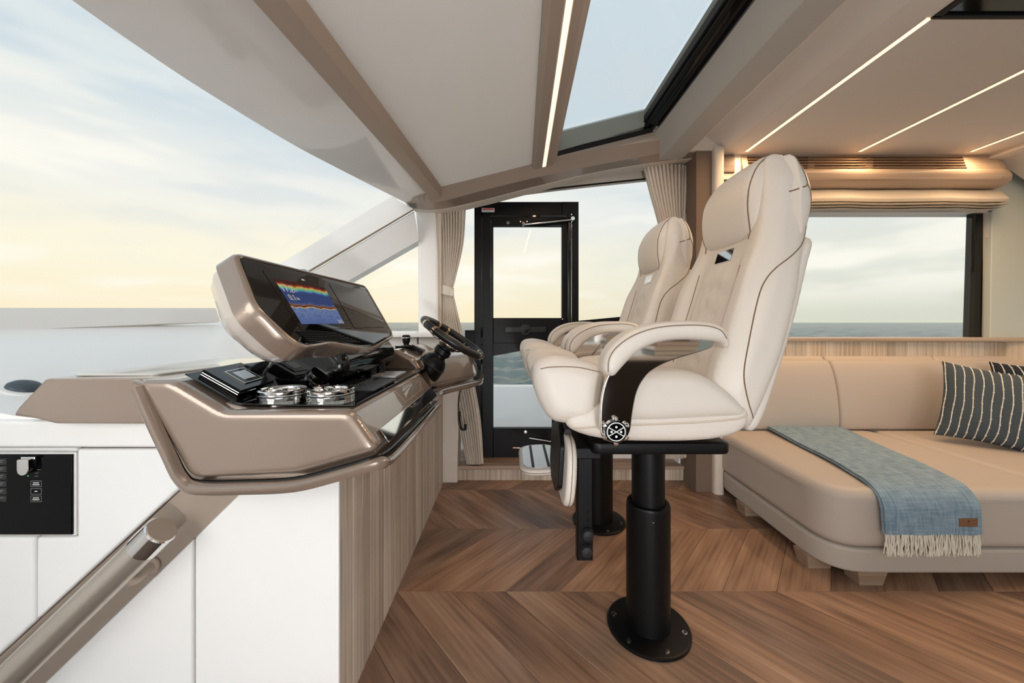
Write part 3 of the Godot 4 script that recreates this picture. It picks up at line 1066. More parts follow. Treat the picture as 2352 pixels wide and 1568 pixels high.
	structure("wall_side_fore", box(-0.36, -0.285, 0.1, 1.06, -2.90, -2.86, 0.003), M.black_satin, "black coaming ahead of the helm door")
	curtain("cream pleated curtain tied back beside the white post", [[1040, 470, 31], [1040, 560, 25], [1033, 640, 14], [1029, 668, 12], [1033, 700, 15], [1040, 760, 22], [1060, 860, 26], [1078, 960, 26], [1092, 1064, 19]], 2.67, 9, true)
	curtain("cream pleated curtain gathered at the brown bulkhead", [[1531, 380, 55], [1536, 440, 45], [1545, 530, 30], [1552, 650, 20], [1550, 800, 22], [1552, 1050, 26]], 2.62, 12, false)
	# radio lead hanging under the far console
	var lead := thing("radio_lead", "thin black coiled lead hanging beside the tied curtain", "cable")
	part(lead, "cord", tube(curve([at(1075, 884, 2.5), at(1060, 892, 2.5), at(1054, 915, 2.5), at(1053, 945, 2.5), at(1055, 965, 2.5)], 6, false), 0.004, 6), M.rubber)
	var coil := []
	var cpath := curve([at(1055, 945, 2.5), at(1055, 968, 2.5), at(1060, 985, 2.5), at(1068, 986, 2.5), at(1069, 975, 2.5)], 40, false)
	for i in cpath.size():
		var a := i * 0.9
		coil.append(cpath[i] + Vector3(cos(a), 0, sin(a)) * 0.008)
	part(lead, "coil", tube(coil, 0.0035, 5), M.rubber)
	part(lead, "hook", join([rod(at(1072, 880, 2.5), at(1079, 889, 2.5), 0.009, 8)]), M.black_satin)

func curtain(label: String, prof: Array, d: float, pleats: int, tied: bool) -> void:
	var t := thing("curtain", label, "curtain", at(prof[0][0], prof[0][1], d))
	var org := t.position
	var rows := []
	var cols := pleats * 8
	var rg := RandomNumberGenerator.new()
	rg.seed = 40 + pleats
	var ph := []
	for i in cols + 1:
		ph.append(rg.randf_range(-0.5, 0.5))
	var ctl := []
	for q in prof:
		ctl.append(Vector3(q[0], q[1], q[2]))
	for q in curve(ctl, 5, false):
		var c := at(q.x, q.y, d)
		var hw: float = q.z * d / 860.0
		var line := PackedVector3Array()
		for i in cols + 1:
			var u := float(i) / cols
			var amp := 0.026 if u < 0.8 else 0.008
			var a: float = u * pleats * TAU + ph[i] * 0.3
			var x := c.x + hw * (2.0 * u - 1.0) + 0.25 * hw / pleats * sin(a * 2.0)
			line.append(Vector3(x, c.y, c.z + amp * cos(a) * clampf(hw / 0.07, 0.35, 1.0)) - org)
		rows.append(line)
	part(t, "cloth", skin(rows, 0.003), M.curtain, "", 60.0)
	if tied:
		var ring := []
		var c := at(1028, 668, d) - org
		for i in 20:
			var a := TAU * i / 20
			ring.append(c + Vector3(cos(a) * 0.045, 0.012 * -cos(a), sin(a) * 0.036))
		var lo := PackedVector3Array()
		var hi := PackedVector3Array()
		for i in 21:
			lo.append(ring[i % 20] + Vector3(0, -0.032, 0))
			hi.append(ring[i % 20] + Vector3(0, 0.032, 0))
		part(t, "tieback", skin([hi, lo], 0.003), M.curtain)
		part(t, "tieback_tab", plate([at(1036, 661, d - 0.05) - org, at(1043, 666, d - 0.05) - org, at(1040, 680, d - 0.05) - org, at(1032, 677, d - 0.05) - org], 0.004), M.curtain)

# ---------------------------------------------------------------- saloon: bulkhead end, valance, blind, window, sofa
func saloon() -> void:
	# bulkhead between helm door and saloon: brown face, cream rounded end
	structure("wall_bulkhead", box(1.215, 1.345, 0.0, 2.255, -2.72, -2.47, 0.002), M.brown_fabric, "brown fabric bulkhead end beside the helm door")
	structure("wall_bulkhead_head", box(1.12, 1.40, 2.25, 2.39, -2.74, -2.46, 0.002), M.cream_wood, "cream head piece over the bulkhead end")
	structure("trim_20", ext_y(rounded([Vector2(1.318, -2.50), Vector2(1.318, -2.43), Vector2(1.385, -2.43), Vector2(1.385, -2.50)], 0.028, 5), 0.0, 2.262), M.cream_wood, "rounded cream post at the bulkhead end")
	structure("wall_speaker", box(1.385, 1.56, 1.9, 2.27, -2.72, -2.55, 0.003), M.cream_wood, "cream panel beside the bulkhead post")
	structure("trim_21", box(1.398, 1.51, 2.135, 2.255, -2.555, -2.535, 0.004), M.dark_wood, "brown grille cloth in the cream panel")
	structure("trim_22", box(1.41, 1.535, 1.95, 2.09, -2.555, -2.535, 0.004), M.black_satin, "black plate on the cream panel")  # proud black plate, nothing is cut into the panel
	# ceiling: flat lining, coved edges
	structure("ceiling_saloon", join([box(1.42, 3.25, 2.262, 2.30, -2.56, -1.395, 0.0), box(1.42, 1.585, 2.262, 2.30, -1.395, 1.9, 0.0), box(1.585, 4.3, 2.275, 2.30, 1.0, 1.9, 0.0)]), M.saloon_liner, "grey-beige saloon ceiling lining")
	var lead := []
	for q in curve([Vector2(1.14, 2.36), Vector2(1.23, 2.352), Vector2(1.29, 2.328), Vector2(1.35, 2.285), Vector2(1.40, 2.266), Vector2(1.43, 2.262)], 3, false):
		lead.append(PackedVector3Array([Vector3(q.x, q.y, -2.56), Vector3(q.x, q.y, 1.9)]))
	structure("ceiling_lead", skin(lead, -0.02), M.saloon_liner, "rounded leading edge of the saloon ceiling")
	var cove := []
	for q in [[3.25, 2.262], [3.36, 2.255], [3.5, 2.21], [3.66, 2.10], [3.85, 1.93], [4.3, 1.62]]:
		cove.append(PackedVector3Array([Vector3(q[0], q[1], -2.62), Vector3(q[0], q[1], -1.5), Vector3(q[0], q[1], -1.395)]))
	structure("ceiling_cove", skin(cove, 0.03), M.saloon_liner, "coved lining at the after end of the saloon")
	# dark glazed roof panel over the middle of the saloon
	structure("window_6", box(1.585, 4.25, 2.268, 2.285, -1.395, 1.0, 0.0), M.black_gloss, "dark tinted roof panel over the saloon")
	structure("trim_23", join([box(1.57, 1.60, 2.258, 2.30, -1.40, 1.0, 0.003), box(1.57, 4.25, 2.258, 2.30, -1.41, -1.39, 0.003)]), M.black_satin, "dark frame of the tinted roof panel")
	led_strip("warm light strip in the saloon ceiling nearest the helm roof", Vector3(1.565, 2.258, -2.50), Vector3(1.565, 2.258, -1.405), 0.021, Vector3.DOWN, 0.55)
	led_strip("warm light strip along the middle of the saloon ceiling", Vector3(2.32, 2.258, -2.50), Vector3(2.32, 2.258, -1.42), 0.021, Vector3.DOWN, 0.55)
	led_strip("warm light strip farthest aft, where the ceiling starts to curve", Vector3(3.065, 2.258, -2.50), Vector3(3.065, 2.258, -1.42), 0.021, Vector3.DOWN, 0.55)
	# valance with air grille
	var v := thing("valance", "pale wooden valance with a slatted air grille above the saloon window", "valance", Vector3(2.4, 2.1, -2.55))
	var O := v.position
	var body := ext_x(rounded([Vector2(-2.72, 2.262), Vector2(-2.705, 2.262), Vector2(-2.705, 2.160), Vector2(-2.525, 2.156), Vector2(-2.508, 2.142), Vector2(-2.508, 2.118), Vector2(-2.53, 2.085), Vector2(-2.58, 2.06), Vector2(-2.72, 2.055)], 0.008, 2), 1.56, 3.30)
	part(v, "body", Transform3D(Basis(), -O) * body, M.veneer_long)
	for e in [[1.56, 1.60], [3.07, 3.30]]:
		part(v, "end_block", Transform3D(Basis(), -O) * ext_x([Vector2(-2.72, 2.262), Vector2(-2.555, 2.262), Vector2(-2.525, 2.152), Vector2(-2.72, 2.152)], e[0], e[1]), M.veneer_long)
	part(v, "duct_roof", Transform3D(Basis(), -O) * box(1.60, 3.07, 2.252, 2.262, -2.71, -2.553, 0.0), M.veneer_long)
	var endr := []
	for q in [[3.30, 1.0], [3.34, 0.92], [3.375, 0.6], [3.39, 0.2]]:
		var r := PackedVector3Array()
		for p in [[-2.72, 2.262], [-2.555, 2.262], [-2.525, 2.156], [-2.508, 2.142], [-2.508, 2.118], [-2.53, 2.085], [-2.58, 2.06], [-2.72, 2.055]]:
			r.append(Vector3(q[0], 2.055 + (p[1] - 2.055) * (0.35 + 0.65 * q[1]), -2.72 + (p[0] + 2.72) * lerpf(0.8, 1.0, q[1])) - O)
		endr.append(r)
	part(v, "end_cap", loft(endr), M.veneer_long)
	for i in 5:
		var y := 2.165 + i * 0.0205
		var z := -2.523 - (y - 2.158) * 0.29
		part(v, "slat", Transform3D(Basis(), -O) * ext_x(rounded([Vector2(z - 0.012, y), Vector2(z + 0.002, y - 0.002), Vector2(z + 0.002, y + 0.004), Vector2(z - 0.012, y + 0.005)], 0.002, 1), 1.60, 3.07), M.stained_wood)
	for x in [2.02, 2.42]:
		part(v, "divider", Transform3D(Basis(), -O) * box(x, x + 0.045, 2.158, 2.25, -2.70, -2.556, 0.001), M.stained_wood)
	# folded roman blind under it
	var b := thing("roman_blind", "cream roman blind drawn up in folds over the saloon window", "blind", Vector3(2.4, 2.0, -2.6))
	O = b.position
	var folds := [[2.058, 1.955, 0.052, 3.43], [1.962, 1.932, 0.060, 3.42], [1.938, 1.915, 0.055, 3.40], [1.920, 1.902, 0.046, 3.36]]
	for f in folds:
		var z0 := -2.66
		part(b, "fold", Transform3D(Basis(), -O) * warp(ext_x(rounded([Vector2(z0, f[0]), Vector2(z0 + f[2] * 0.55, f[0] - 0.004), Vector2(z0 + f[2] + 0.03, lerpf(f[0], f[1], 0.8)), Vector2(z0 + f[2] + 0.02, f[1]), Vector2(z0, f[1] + 0.006)], 0.005, 2), 1.50, f[3], 0.01, 2, 14), func(p: Vector3) -> Vector3: return p + Vector3(0, 0.003 * sin(p.x * 9.0) + 0.002 * sin(p.x * 23.0), 0.003 * sin(p.x * 17.0))), M.blind)
	# window
	var win := Node3D.new()
	win.name = "window_7"
	win.set_meta("kind", "structure")
	win.set_meta("label", "wide saloon window over the sofa")
	add_child(win)
	part(win, "pane", skin([PackedVector3Array([Vector3(1.3, 2.0, -2.78), Vector3(3.5, 2.0, -2.78)]), PackedVector3Array([Vector3(1.3, 0.95, -2.78), Vector3(3.5, 0.95, -2.78)])], 0.0), M.glass)
	part(win, "frame", plate([Vector3(3.385, 1.95, -2.75), Vector3(3.47, 1.95, -2.75), Vector3(3.45, 0.99, -2.75), Vector3(3.355, 0.99, -2.75)], 0.04, Vector3(0, 0, -1)), M.black_gloss)
	structure("wall_aft_pillar", ext([Vector2(3.47, 2.4), Vector2(4.3, 2.4), Vector2(4.3, 0.95), Vector2(3.448, 0.95)], -2.745, -2.70, 0.004, 1), M.pale_green_fabric, "pale lining panel abaft the saloon window")
	# wooden ledge behind the sofa
	var lg := thing("window_ledge", "pale wooden ledge behind the sofa under the saloon window", "ledge", Vector3(2.4, 0.8, -2.64))
	O = lg.position
	part(lg, "cap", Transform3D(Basis(), -O) * ext_y(rounded([Vector2(1.3, -2.78), Vector2(1.3, -2.61), Vector2(3.42, -2.58), Vector2(3.54, -2.52), Vector2(3.56, -2.30), Vector2(3.70, -2.30), Vector2(3.70, -2.78)], 0.04, 4), 0.985, 1.012, 0.008, 2), M.veneer_long)
	for i in 15:
		var x0 := 1.36 + i * 0.139
		part(lg, "front_board", Transform3D(Basis(), -O) * box(x0, x0 + 0.138, 0.80, 0.985, -2.66, -2.617, 0.0008), M["veneer_%d" % [0, 2, 4, 0, 1, 2, 0, 4, 2, 1, 0, 4, 2, 0, 1][i]])
	part(lg, "return_end", Transform3D(Basis(), -O) * ext_y(rounded([Vector2(3.44, -2.66), Vector2(3.44, -2.60), Vector2(3.53, -2.54), Vector2(3.54, -2.30), Vector2(3.62, -2.30), Vector2(3.62, -2.66)], 0.03, 4), 0.80, 0.985), M.veneer_4)
	sofa()

func sofa() -> void:
	var s := thing("sofa", "taupe leather sofa on a padded base along the saloon window", "sofa", Vector3(2.4, 0.0, -2.0))
	var O := s.position
	var mv := Transform3D(Basis(), -O)
	# base plinth and seat, drawn in plan
	var plan := func(i: float) -> Array: return rounded([Vector2(1.352 + i, -2.50), Vector2(1.352 + i, -1.585 - i), Vector2(3.72, -1.585 - i), Vector2(3.72, -2.50)], 0.17, 8)
	part(s, "base", mv * ext_y(plan.call(0.0), 0.055, 0.155, 0.012, 3), M.sofa_base)
	var seat := ext_y(rounded([Vector2(1.362, -2.56), Vector2(1.362, -1.59), Vector2(2.40, -1.59), Vector2(2.40, -2.56)], 0.16, 8), 0.150, 0.402, 0.042, 6)
	seat = orient(seat)
	part(s, "seat_cushion", mv * seat, M.sofa_leather)
	var seat2 := ext_y(rounded([Vector2(2.40, -2.56), Vector2(2.40, -1.59), Vector2(3.72, -1.59), Vector2(3.72, -2.56)], 0.03, 4), 0.150, 0.402, 0.042, 6)
	part(s, "seat_cushion", mv * seat2, M.sofa_leather)
	# stitched line round the cushion's upper edge
	var line := []
	for k in 2:
		var path := []
		for p in curve([Vector2(1.362, -2.5), Vector2(1.36, -2.1), Vector2(1.361, -1.78), Vector2(1.395, -1.66), Vector2(1.46, -1.608), Vector2(1.58, -1.59), Vector2(1.9, -1.59), Vector2(2.4, -1.59)], 6, false):
			path.append(Vector3(p.x, 0.352 + 0.012 * k, p.y))
		line.append(tube(path, 0.0016, 5))
	part(s, "stitching", mv * join(line), M.sofa_base)
	# back cushions
	var bx := [1.30, 2.17, 2.93, 3.60]
	for i in 3:
		var prof := curve([Vector2(-2.63, 0.40), Vector2(-2.50, 0.405), Vector2(-2.468, 0.45), Vector2(-2.475, 0.60), Vector2(-2.505, 0.75), Vector2(-2.545, 0.845), Vector2(-2.585, 0.862), Vector2(-2.63, 0.85)], 4)
		part(s, "back_cushion", mv * ext_x(prof, bx[i] + 0.002, bx[i + 1] - 0.002, 0.02, 4, 3), M.sofa_leather)
	var prof2 := curve([Vector2(3.72, 0.40), Vector2(3.50, 0.405), Vector2(3.46, 0.45), Vector2(3.47, 0.60), Vector2(3.50, 0.75), Vector2(3.55, 0.85), Vector2(3.60, 0.865), Vector2(3.72, 0.85)], 4)
	part(s, "back_cushion", mv * ext(prof2, -2.55, -1.6, 0.02, 4, 3), M.sofa_leather)
	for p in [[1.40, 2.20], [1.40, 1.74], [1.53, 1.63], [2.36, 1.64]]:
		var c := Vector3(p[0], 0, -p[1])
		var leg := []
		for h in [[0.0, 0.050], [0.06, 0.062]]:
			var r := PackedVector3Array()
			for q in [[-1, -0.7], [1, -0.7], [1, 0.7], [-1, 0.7]]:
				var f: float = h[1]
				r.append(c + Vector3(q[0] * f, h[0], q[1] * f))
			leg.append(r)
		part(s, "leg", mv * loft(leg), M.stained_wood, "", 20.0)
	throw_blanket()
	pillow("slate linen cushion with white dotted stripes, leaning at the sofa corner", 0.46, Transform3D(Basis(Vector3(0, 1, 0), -0.55) * Basis(Vector3(1, 0, 0), -0.26) * Basis(Vector3(0, 0, 1), -0.16), Vector3(2.80, 0.625, -2.17)), M.slate_linen, 21)
	pillow("dark navy cushion with white dotted stripes, behind the slate one", 0.46, Transform3D(Basis(Vector3(0, 1, 0), -0.5) * Basis(Vector3(1, 0, 0), -0.22) * Basis(Vector3(0, 0, 1), -0.04), Vector3(3.29, 0.63, -2.30)), M.navy_linen, 22)

func throw_blanket() -> void:
	var t := thing("throw_blanket", "blue wool throw with cream fringe laid across the sofa seat", "blanket", Vector3(1.85, 0.405, -2.0))
	var O := t.position
	# centre line down the seat and over the front edge: (depth, height), with left and right edges
	var way := [[2.47, 0.420, 1.69, 2.17], [2.2, 0.413, 1.66, 2.10], [1.95, 0.413, 1.63, 2.04], [1.75, 0.412, 1.59, 1.99], [1.66, 0.409, 1.565, 1.965], [1.60, 0.392, 1.553, 1.955], [1.575, 0.350, 1.55, 1.952], [1.572, 0.300, 1.552, 1.952], [1.571, 0.237, 1.556, 1.955]]
	var ctl_a := []
	var ctl_b := []
	for q in way:
		ctl_a.append(Vector3(q[2], q[1], -q[0]))
		ctl_b.append(Vector3(q[3], q[1], -q[0]))
	var la := curve(ctl_a, 4, false)
	var lb := curve(ctl_b, 4, false)
	for layer in 2:
		var rows := []
		for j in la.size():
			var line := PackedVector3Array()
			for i in 25:
				var u := i / 24.0
				var p: Vector3 = la[j].lerp(lb[j], u if layer == 1 else u * 0.98 - 0.012)
				var w := 0.0025 * sin(u * 19.0 + j * 0.12) * smoothstep(0.0, 0.3, u) + 0.0015 * sin(j * 0.9 + u * 5.0)
				var lift := 0.009 if layer == 1 else 0.0
				var down: float = smoothstep(-1.62, -1.575, p.z)
				line.append(p + Vector3(0, (w + lift) * (1.0 - down), (absf(w) * 1.5 + lift * 0.9) * down) - O)
			rows.append(line)
		part(t, "wool_layer", skin(rows, 0.006), M.wool, "", 60.0)
	var rg := RandomNumberGenerator.new()
	rg.seed = 8
	var strands := []
	for i in 118:
		var u := (i + rg.randf_range(-0.3, 0.3)) / 117.0
		var x := lerpf(1.556, 1.953, clampf(u, 0, 1))
		var z := -1.562 + rg.randf_range(-0.006, 0.006)
		var y := 0.239
		var path := []
		var sway := rg.randf_range(-0.009, 0.009)
		var ln := rg.randf_range(0.082, 0.096)
		for k in 5:
			var f := k / 4.0
			path.append(Vector3(x + sway * f * f + 0.0015 * sin(f * 9.0 + i), y - ln * f, z + 0.003 * sin(f * 5.0 + i * 2.0)) - O)
		strands.append(tube(path, 0.0021, 5))
	var fr := part(t, "fringe", join(strands), M.fringe, "cream twisted fringe")
	fr.set_meta("kind", "stuff")
	var tagp := part(t, "leather_tag", Transform3D(Basis(), -O) * box(1.853, 1.93, 0.273, 0.306, -1.5605, -1.5505, 0.001), M.tan_tag, "small tan leather tag")
	part(tagp, "emblem", Transform3D(Basis(), -O) * disc(Vector3(1.892, 0.296, -1.5505), Vector3(0, 0, 1), 0.003, 0.0006, 8), M.black_matt)
	for k in 2:
		part(tagp, "text_line", Transform3D(Basis(), -O) * box(1.866 + 0.008 * k, 1.917 - 0.008 * k, 0.286 - 0.006 * k, 0.287 - 0.006 * k, -1.5506, -1.5502, 0.0), M.stitch)

func pillow(label: String, size: float, xf: Transform3D, m: Material, sd: int) -> void:
	var t := thing("scatter_cushion", label, "cushion", xf.origin, "striped scatter cushions")
	t.transform = xf
	var n := 22
	var surf := func(u: float, v: float, sgn: float) -> Vector3:      # u, v in -1..1
		var k := (1.0 - pow(absf(u), 2.6)) * (1.0 - pow(absf(v), 2.6))
		var pinch := 1.0 - 0.09 * (1.0 - pow(absf(v), 2.0)) * absf(u) * absf(u)
		var pinch2 := 1.0 - 0.09 * (1.0 - pow(absf(u), 2.0)) * absf(v) * absf(v)
		return Vector3(u * size * 0.5 * pinch, v * size * 0.5 * pinch2, sgn * (0.085 * pow(maxf(k, 0.0), 0.62) + 0.003 * sin(u * 7.0 + v * 5.0) * k))
	var tris := PackedVector3Array()
	for sgn in [1.0, -1.0]:
		for j in n:
			for i in n:
				var q := []
				for c in [[0, 0], [1, 0], [1, 1], [0, 1]]:
					q.append(surf.call(2.0 * (i + c[0]) / n - 1.0, 2.0 * (j + c[1]) / n - 1.0, sgn))
				if sgn > 0.0:
					tris.append_array([q[0], q[1], q[2], q[0], q[2], q[3]])
				else:
					tris.append_array([q[0], q[2], q[1], q[0], q[3], q[2]])
	part(t, "cover", tris, m, "", 60.0)
	var rg := RandomNumberGenerator.new()
	rg.seed = sd
	var dots := []
	for i in 13:
		var u := -0.97 + i * 0.158
		if u > 0.97:
			continue
		var path := []
		for j in 31:
			var v := -0.99 + 1.98 * j / 30.0
			path.append(surf.call(u + 0.006 * sin(v * 8.0 + i), v, 1.0) + Vector3(0, 0, 0.0012))
		part(t, "stripe", tube(path, 0.0026, 5), M.yarn)
		for j in 9:
			var v := -0.92 + 0.225 * j + (0.1 if i % 2 else 0.0)
			if v > 0.98:
				continue
			var c: Vector3 = surf.call(u + 0.006 * sin(v * 8.0 + i), v, 1.0) + Vector3(0, 0, 0.002)
			dots.append(Transform3D(Basis(), c) * lathe([[0.001, -0.004], [0.0045, -0.002], [0.0045, 0.002], [0.001, 0.004]], 6))
	var kn := part(t, "knots", join(dots), M.yarn)
	kn.set_meta("kind", "stuff")

# ---------------------------------------------------------------- helm
func helm() -> void:
	cabinet()
	console()
	display_pod()
	wheel()
	handrail()
	switch_panel()

func cabinet() -> void:
	var c := thing("console_cabinet", "white upholstered cabinet with a planked wooden side carrying the helm console", "cabinet", Vector3(-1.2, 0, -1.8))
	var mv := Transform3D(Basis(), -c.position)
	var D := 1.035
	part(c, "carcass", mv * join([box(-2.1, -0.502, -0.95, 0.70, -2.59, -1.065, 0.0)]), M.black_matt)
	part(c, "backing_board", mv * box(-2.1, -0.486, -0.95, 0.775, -1.062, -1.05, 0.0), M.dark_wood)
	var panels := [
		[[-300, 1234], [78, 1234], [78, 1429], [-300, 1777]],
		[[83, 1234], [176, 1234], [176, 1031], [480, 1031], [480, 1059], [83, 1424]],
		[[441, 1240], [441, 1760], [-96, 1760]],
		[[446, 1235], [590, 1094], [777, 1094], [777, 1760], [446, 1760]],
		[[-300, 1028], [174, 1028], [174, 1039], [-300, 1039]]]
	for p in panels:
		part(c, "padded_panel", mv * ext(rounded(flat(p, D), 0.006, 2), -1.056, -1.035, 0.008, 3), M.white_fabric)
	# stair stringer: a band of stained wood between the panels
	part(c, "stringer", mv * ext(flat([[-300, 1784], [500, 1048], [640, 1048], [-88, 1756], [-300, 1960]], D + 0.008), -1.052, -1.043, 0.0), M.stringer_wood)
	var rg := RandomNumberGenerator.new()
	rg.seed = 12
	var z := -1.037
	part(c, "corner_bead", mv * box(-0.486, -0.4785, -0.1, 0.74, -1.046, -1.035, 0.002), M.white_paint)
	while z > -2.585:
		var w := rg.randf_range(0.062, 0.098)
		part(c, "plank", mv * box(-0.502, -0.48, 0.0, 0.755, -minf(-z + w, 2.598) + 0.0012, z - 0.0, 0.0015), M["veneer_%d" % rg.randi_range(0, 4)])
		z -= w
	part(c, "ledge", mv * ext_x(rounded([Vector2(-1.16, 0.778), Vector2(-1.02, 0.778), Vector2(-1.015, 0.853), Vector2(-1.16, 0.858)], 0.01, 3), -2.08, -0.92), M.white_paint)
	# sloping white dash top
	var rows := []
	for d in [1.03, 1.3, 1.7, 2.1, 2.4, 2.595]:
		var line := PackedVector3Array()
		for q in curve([Vector2(-0.88, 0.863), Vector2(-1.0, 0.86), Vector2(-1.32, 0.858), Vector2(-1.5, 0.90), Vector2(-1.8, 1.02), Vector2(-2.04, 1.105)], 4, false):
			line.append(Vector3(q.x, q.y + 0.012 * (d - 1.03), -d))
		rows.append(line)
	part(c, "dash_top", mv * skin(rows, -0.02), M.dash_white)
	var vent := thing("dash_vent", "small grey domed air vent on the white dash", "vent", at(56, 893, 1.17))
	part(vent, "flange", Transform3D(Basis(Vector3(0, 0, 1), -0.33), Vector3.ZERO) * lathe([[0.052, -0.004], [0.054, 0.001], [0.048, 0.004], [0.001, 0.005]], 28), M.white_paint)
	part(vent, "dome", Transform3D(Basis(Vector3(0, 0, 1), -0.33), Vector3.ZERO) * warp(lathe([[0.040, 0.003], [0.038, 0.012], [0.028, 0.020], [0.014, 0.024], [0.001, 0.025]], 28), func(p: Vector3) -> Vector3: return p), M.slate_cover)

func console() -> void:
	var c := thing("helm_console", "glossy bronze helm console with black instrument deck", "console", Vector3(-0.7, 0.7, -1.4))
	var mv := Transform3D(Basis(), -c.position)
	var V := func(x: float, y: float) -> Vector2: return Vector2(x, y)
	# near pod
	var o := rounded([V.call(-0.940, 0.977), V.call(-0.845, 0.977), V.call(-0.715, 0.899), V.call(-0.400, 0.901), V.call(-0.330, 0.800), V.call(-0.536, 0.742), V.call(-0.785, 0.731), V.call(-0.805, 0.742)], 0.02, 5)
	part(c, "near_pod", mv * puff(o, -1.64, -0.925, 0.018, 0.007, 1), M.bronze, "", 60.0)
	# plinth set back under the pod, then the bronze lip round its foot
	var g := rounded([V.call(-0.985, 0.972), V.call(-0.60, 0.88), V.call(-0.42, 0.86), V.call(-0.350, 0.79), V.call(-0.345, 0.765), V.call(-0.54, 0.702), V.call(-0.81, 0.688), V.call(-0.862, 0.715)], 0.01, 3)
	part(c, "plinth", mv * ext(g, -1.62, -0.962, 0.003, 1), M.bronze)
	var lip := [at(318, 890, 0.925), at(345, 955, 0.92), at(385, 1040, 0.915), at(414, 1098, 0.915), at(452, 1121, 0.915), at(560, 1121, 0.915), at(678, 1115, 0.915), at(780, 1090, 0.915), at(868, 1064, 0.92), Vector3(-0.318, 0.765, -0.955), Vector3(-0.314, 0.760, -1.02), Vector3(-0.314, 0.758, -1.3), Vector3(-0.316, 0.757, -1.62)]
	var lr := []
	var lrad := []
	for q in curve(lip, 5, false):
		lr.append(q)
		lrad.append(0.0125 if q.z > -0.94 else 0.0095)
	part(c, "lip", mv * warp(tube(lr, lrad, 16, false, 4.0), func(p: Vector3) -> Vector3: return p), M.bronze)
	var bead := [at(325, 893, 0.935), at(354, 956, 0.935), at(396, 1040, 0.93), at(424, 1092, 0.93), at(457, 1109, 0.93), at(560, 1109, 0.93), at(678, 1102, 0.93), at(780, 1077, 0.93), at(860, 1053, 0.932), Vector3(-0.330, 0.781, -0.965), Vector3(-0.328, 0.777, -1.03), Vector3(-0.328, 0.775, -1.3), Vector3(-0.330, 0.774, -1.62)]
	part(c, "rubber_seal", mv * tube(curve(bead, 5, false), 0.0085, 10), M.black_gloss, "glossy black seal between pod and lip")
	part(c, "under_tray", mv * ext(rounded([V.call(-0.80, 0.72), V.call(-0.53, 0.728), V.call(-0.335, 0.77), V.call(-0.325, 0.75), V.call(-0.53, 0.700), V.call(-0.79, 0.690)], 0.006, 2), -1.62, -0.945, 0.002, 1), M.bronze)
	# mirror strip low on the after face
	part(c, "mirror_strip", mv * plate([Vector3(-0.349, 0.838, -0.985), Vector3(-0.325, 0.804, -0.985), Vector3(-0.325, 0.804, -1.61), Vector3(-0.349, 0.838, -1.61)], 0.003, Vector3(1, 0.6, 0)), M.chrome)
	part(c, "hatch_lines", mv * join([rod(Vector3(-0.3885, 0.889, -1.25), Vector3(-0.3885, 0.889, -1.57), 0.0012, 5), rod(Vector3(-0.3885, 0.889, -1.57), Vector3(-0.362, 0.850, -1.50), 0.0012, 5), rod(Vector3(-0.362, 0.850, -1.50), Vector3(-0.362, 0.850, -1.27), 0.0012, 5), rod(Vector3(-0.362, 0.850, -1.27), Vector3(-0.3885, 0.889, -1.25), 0.0012, 5)]), M.bronze_satin)
	# instrument deck
	var rows := []
	for d in [0.968, 1.2, 1.45, 1.66]:
		var line := PackedVector3Array()
		for q in [[-0.408, 0.9045], [-0.5, 0.9045], [-0.6, 0.9045], [-0.70, 0.908], [-0.72, 0.912], [-0.78, 0.947], [-0.846, 0.985]]:
			line.append(Vector3(q[0], q[1], -d))
		rows.append(line)
	part(c, "instrument_deck", mv * skin(rows, 0.003), M.black_gloss, "", 20.0)
	# tilted square instrument
	var A := Vector3(-0.832, 0.982, -1.0)
	var B := Vector3(-0.730, 0.925, -1.0)
	var dz := Vector3(-0.003, 0.004, -0.145)
	var nrm := Vector3(0.49, 0.87, 0)
	var ip := part(c, "square_instrument", mv * plate([A, B, B + dz, A + dz], 0.014, nrm), M.black_gloss)
	var ins := func(u: float, v: float, h: float) -> Vector3: return A + (B - A) * u + dz * v + nrm * h
	part(ip, "chrome_rim", mv * join([rod(ins.call(0.02, 0.0, 0.006), ins.call(0.98, 0.0, 0.006), 0.0014, 6), rod(ins.call(1.0, 0.02, 0.006), ins.call(1.0, 0.98, 0.006), 0.0014, 6), rod(ins.call(0.02, 0.0, 0.0), ins.call(0.98, 0.0, 0.0), 0.0014, 6)]), M.chrome)
	part(ip, "screen_frame", mv * plate([ins.call(0.24, 0.28, 0.0142), ins.call(0.82, 0.28, 0.0142), ins.call(0.82, 0.82, 0.0142), ins.call(0.24, 0.82, 0.0142)], 0.003, nrm), M.steel)
	part(ip, "screen_inset", mv * plate([ins.call(0.28, 0.31, 0.0164), ins.call(0.78, 0.31, 0.0164), ins.call(0.78, 0.79, 0.0164), ins.call(0.28, 0.79, 0.0164)], 0.0016, nrm), M.black_gloss)
	part(ip, "screen_glass", mv * plate([ins.call(0.36, 0.38, 0.0178), ins.call(0.70, 0.38, 0.0178), ins.call(0.70, 0.72, 0.0178), ins.call(0.36, 0.72, 0.0178)], 0.0012, nrm), M.tread_metal)
	# cup holders
	for p in [[650, 908, 1.055], [760, 905, 1.06]]:
		var w := at(p[0], p[1], p[2])
		w.y = 0.906
		var h := part(c, "cup_holder", mv * (Transform3D(Basis(), w) * lathe([[0.040, 0.0], [0.062, 0.0], [0.063, 0.012], [0.0625, 0.0155], [0.061, 0.0165], [0.062, 0.018], [0.0625, 0.026], [0.059, 0.0285], [0.046, 0.027], [0.043, 0.021], [0.043, -0.002], [0.001, -0.004]], 64)), M.chrome)
		part(h, "dark_well", mv * (Transform3D(Basis(), w) * lathe([[0.042, 0.0015], [0.001, 0.0025]], 24)), M.black_gloss)
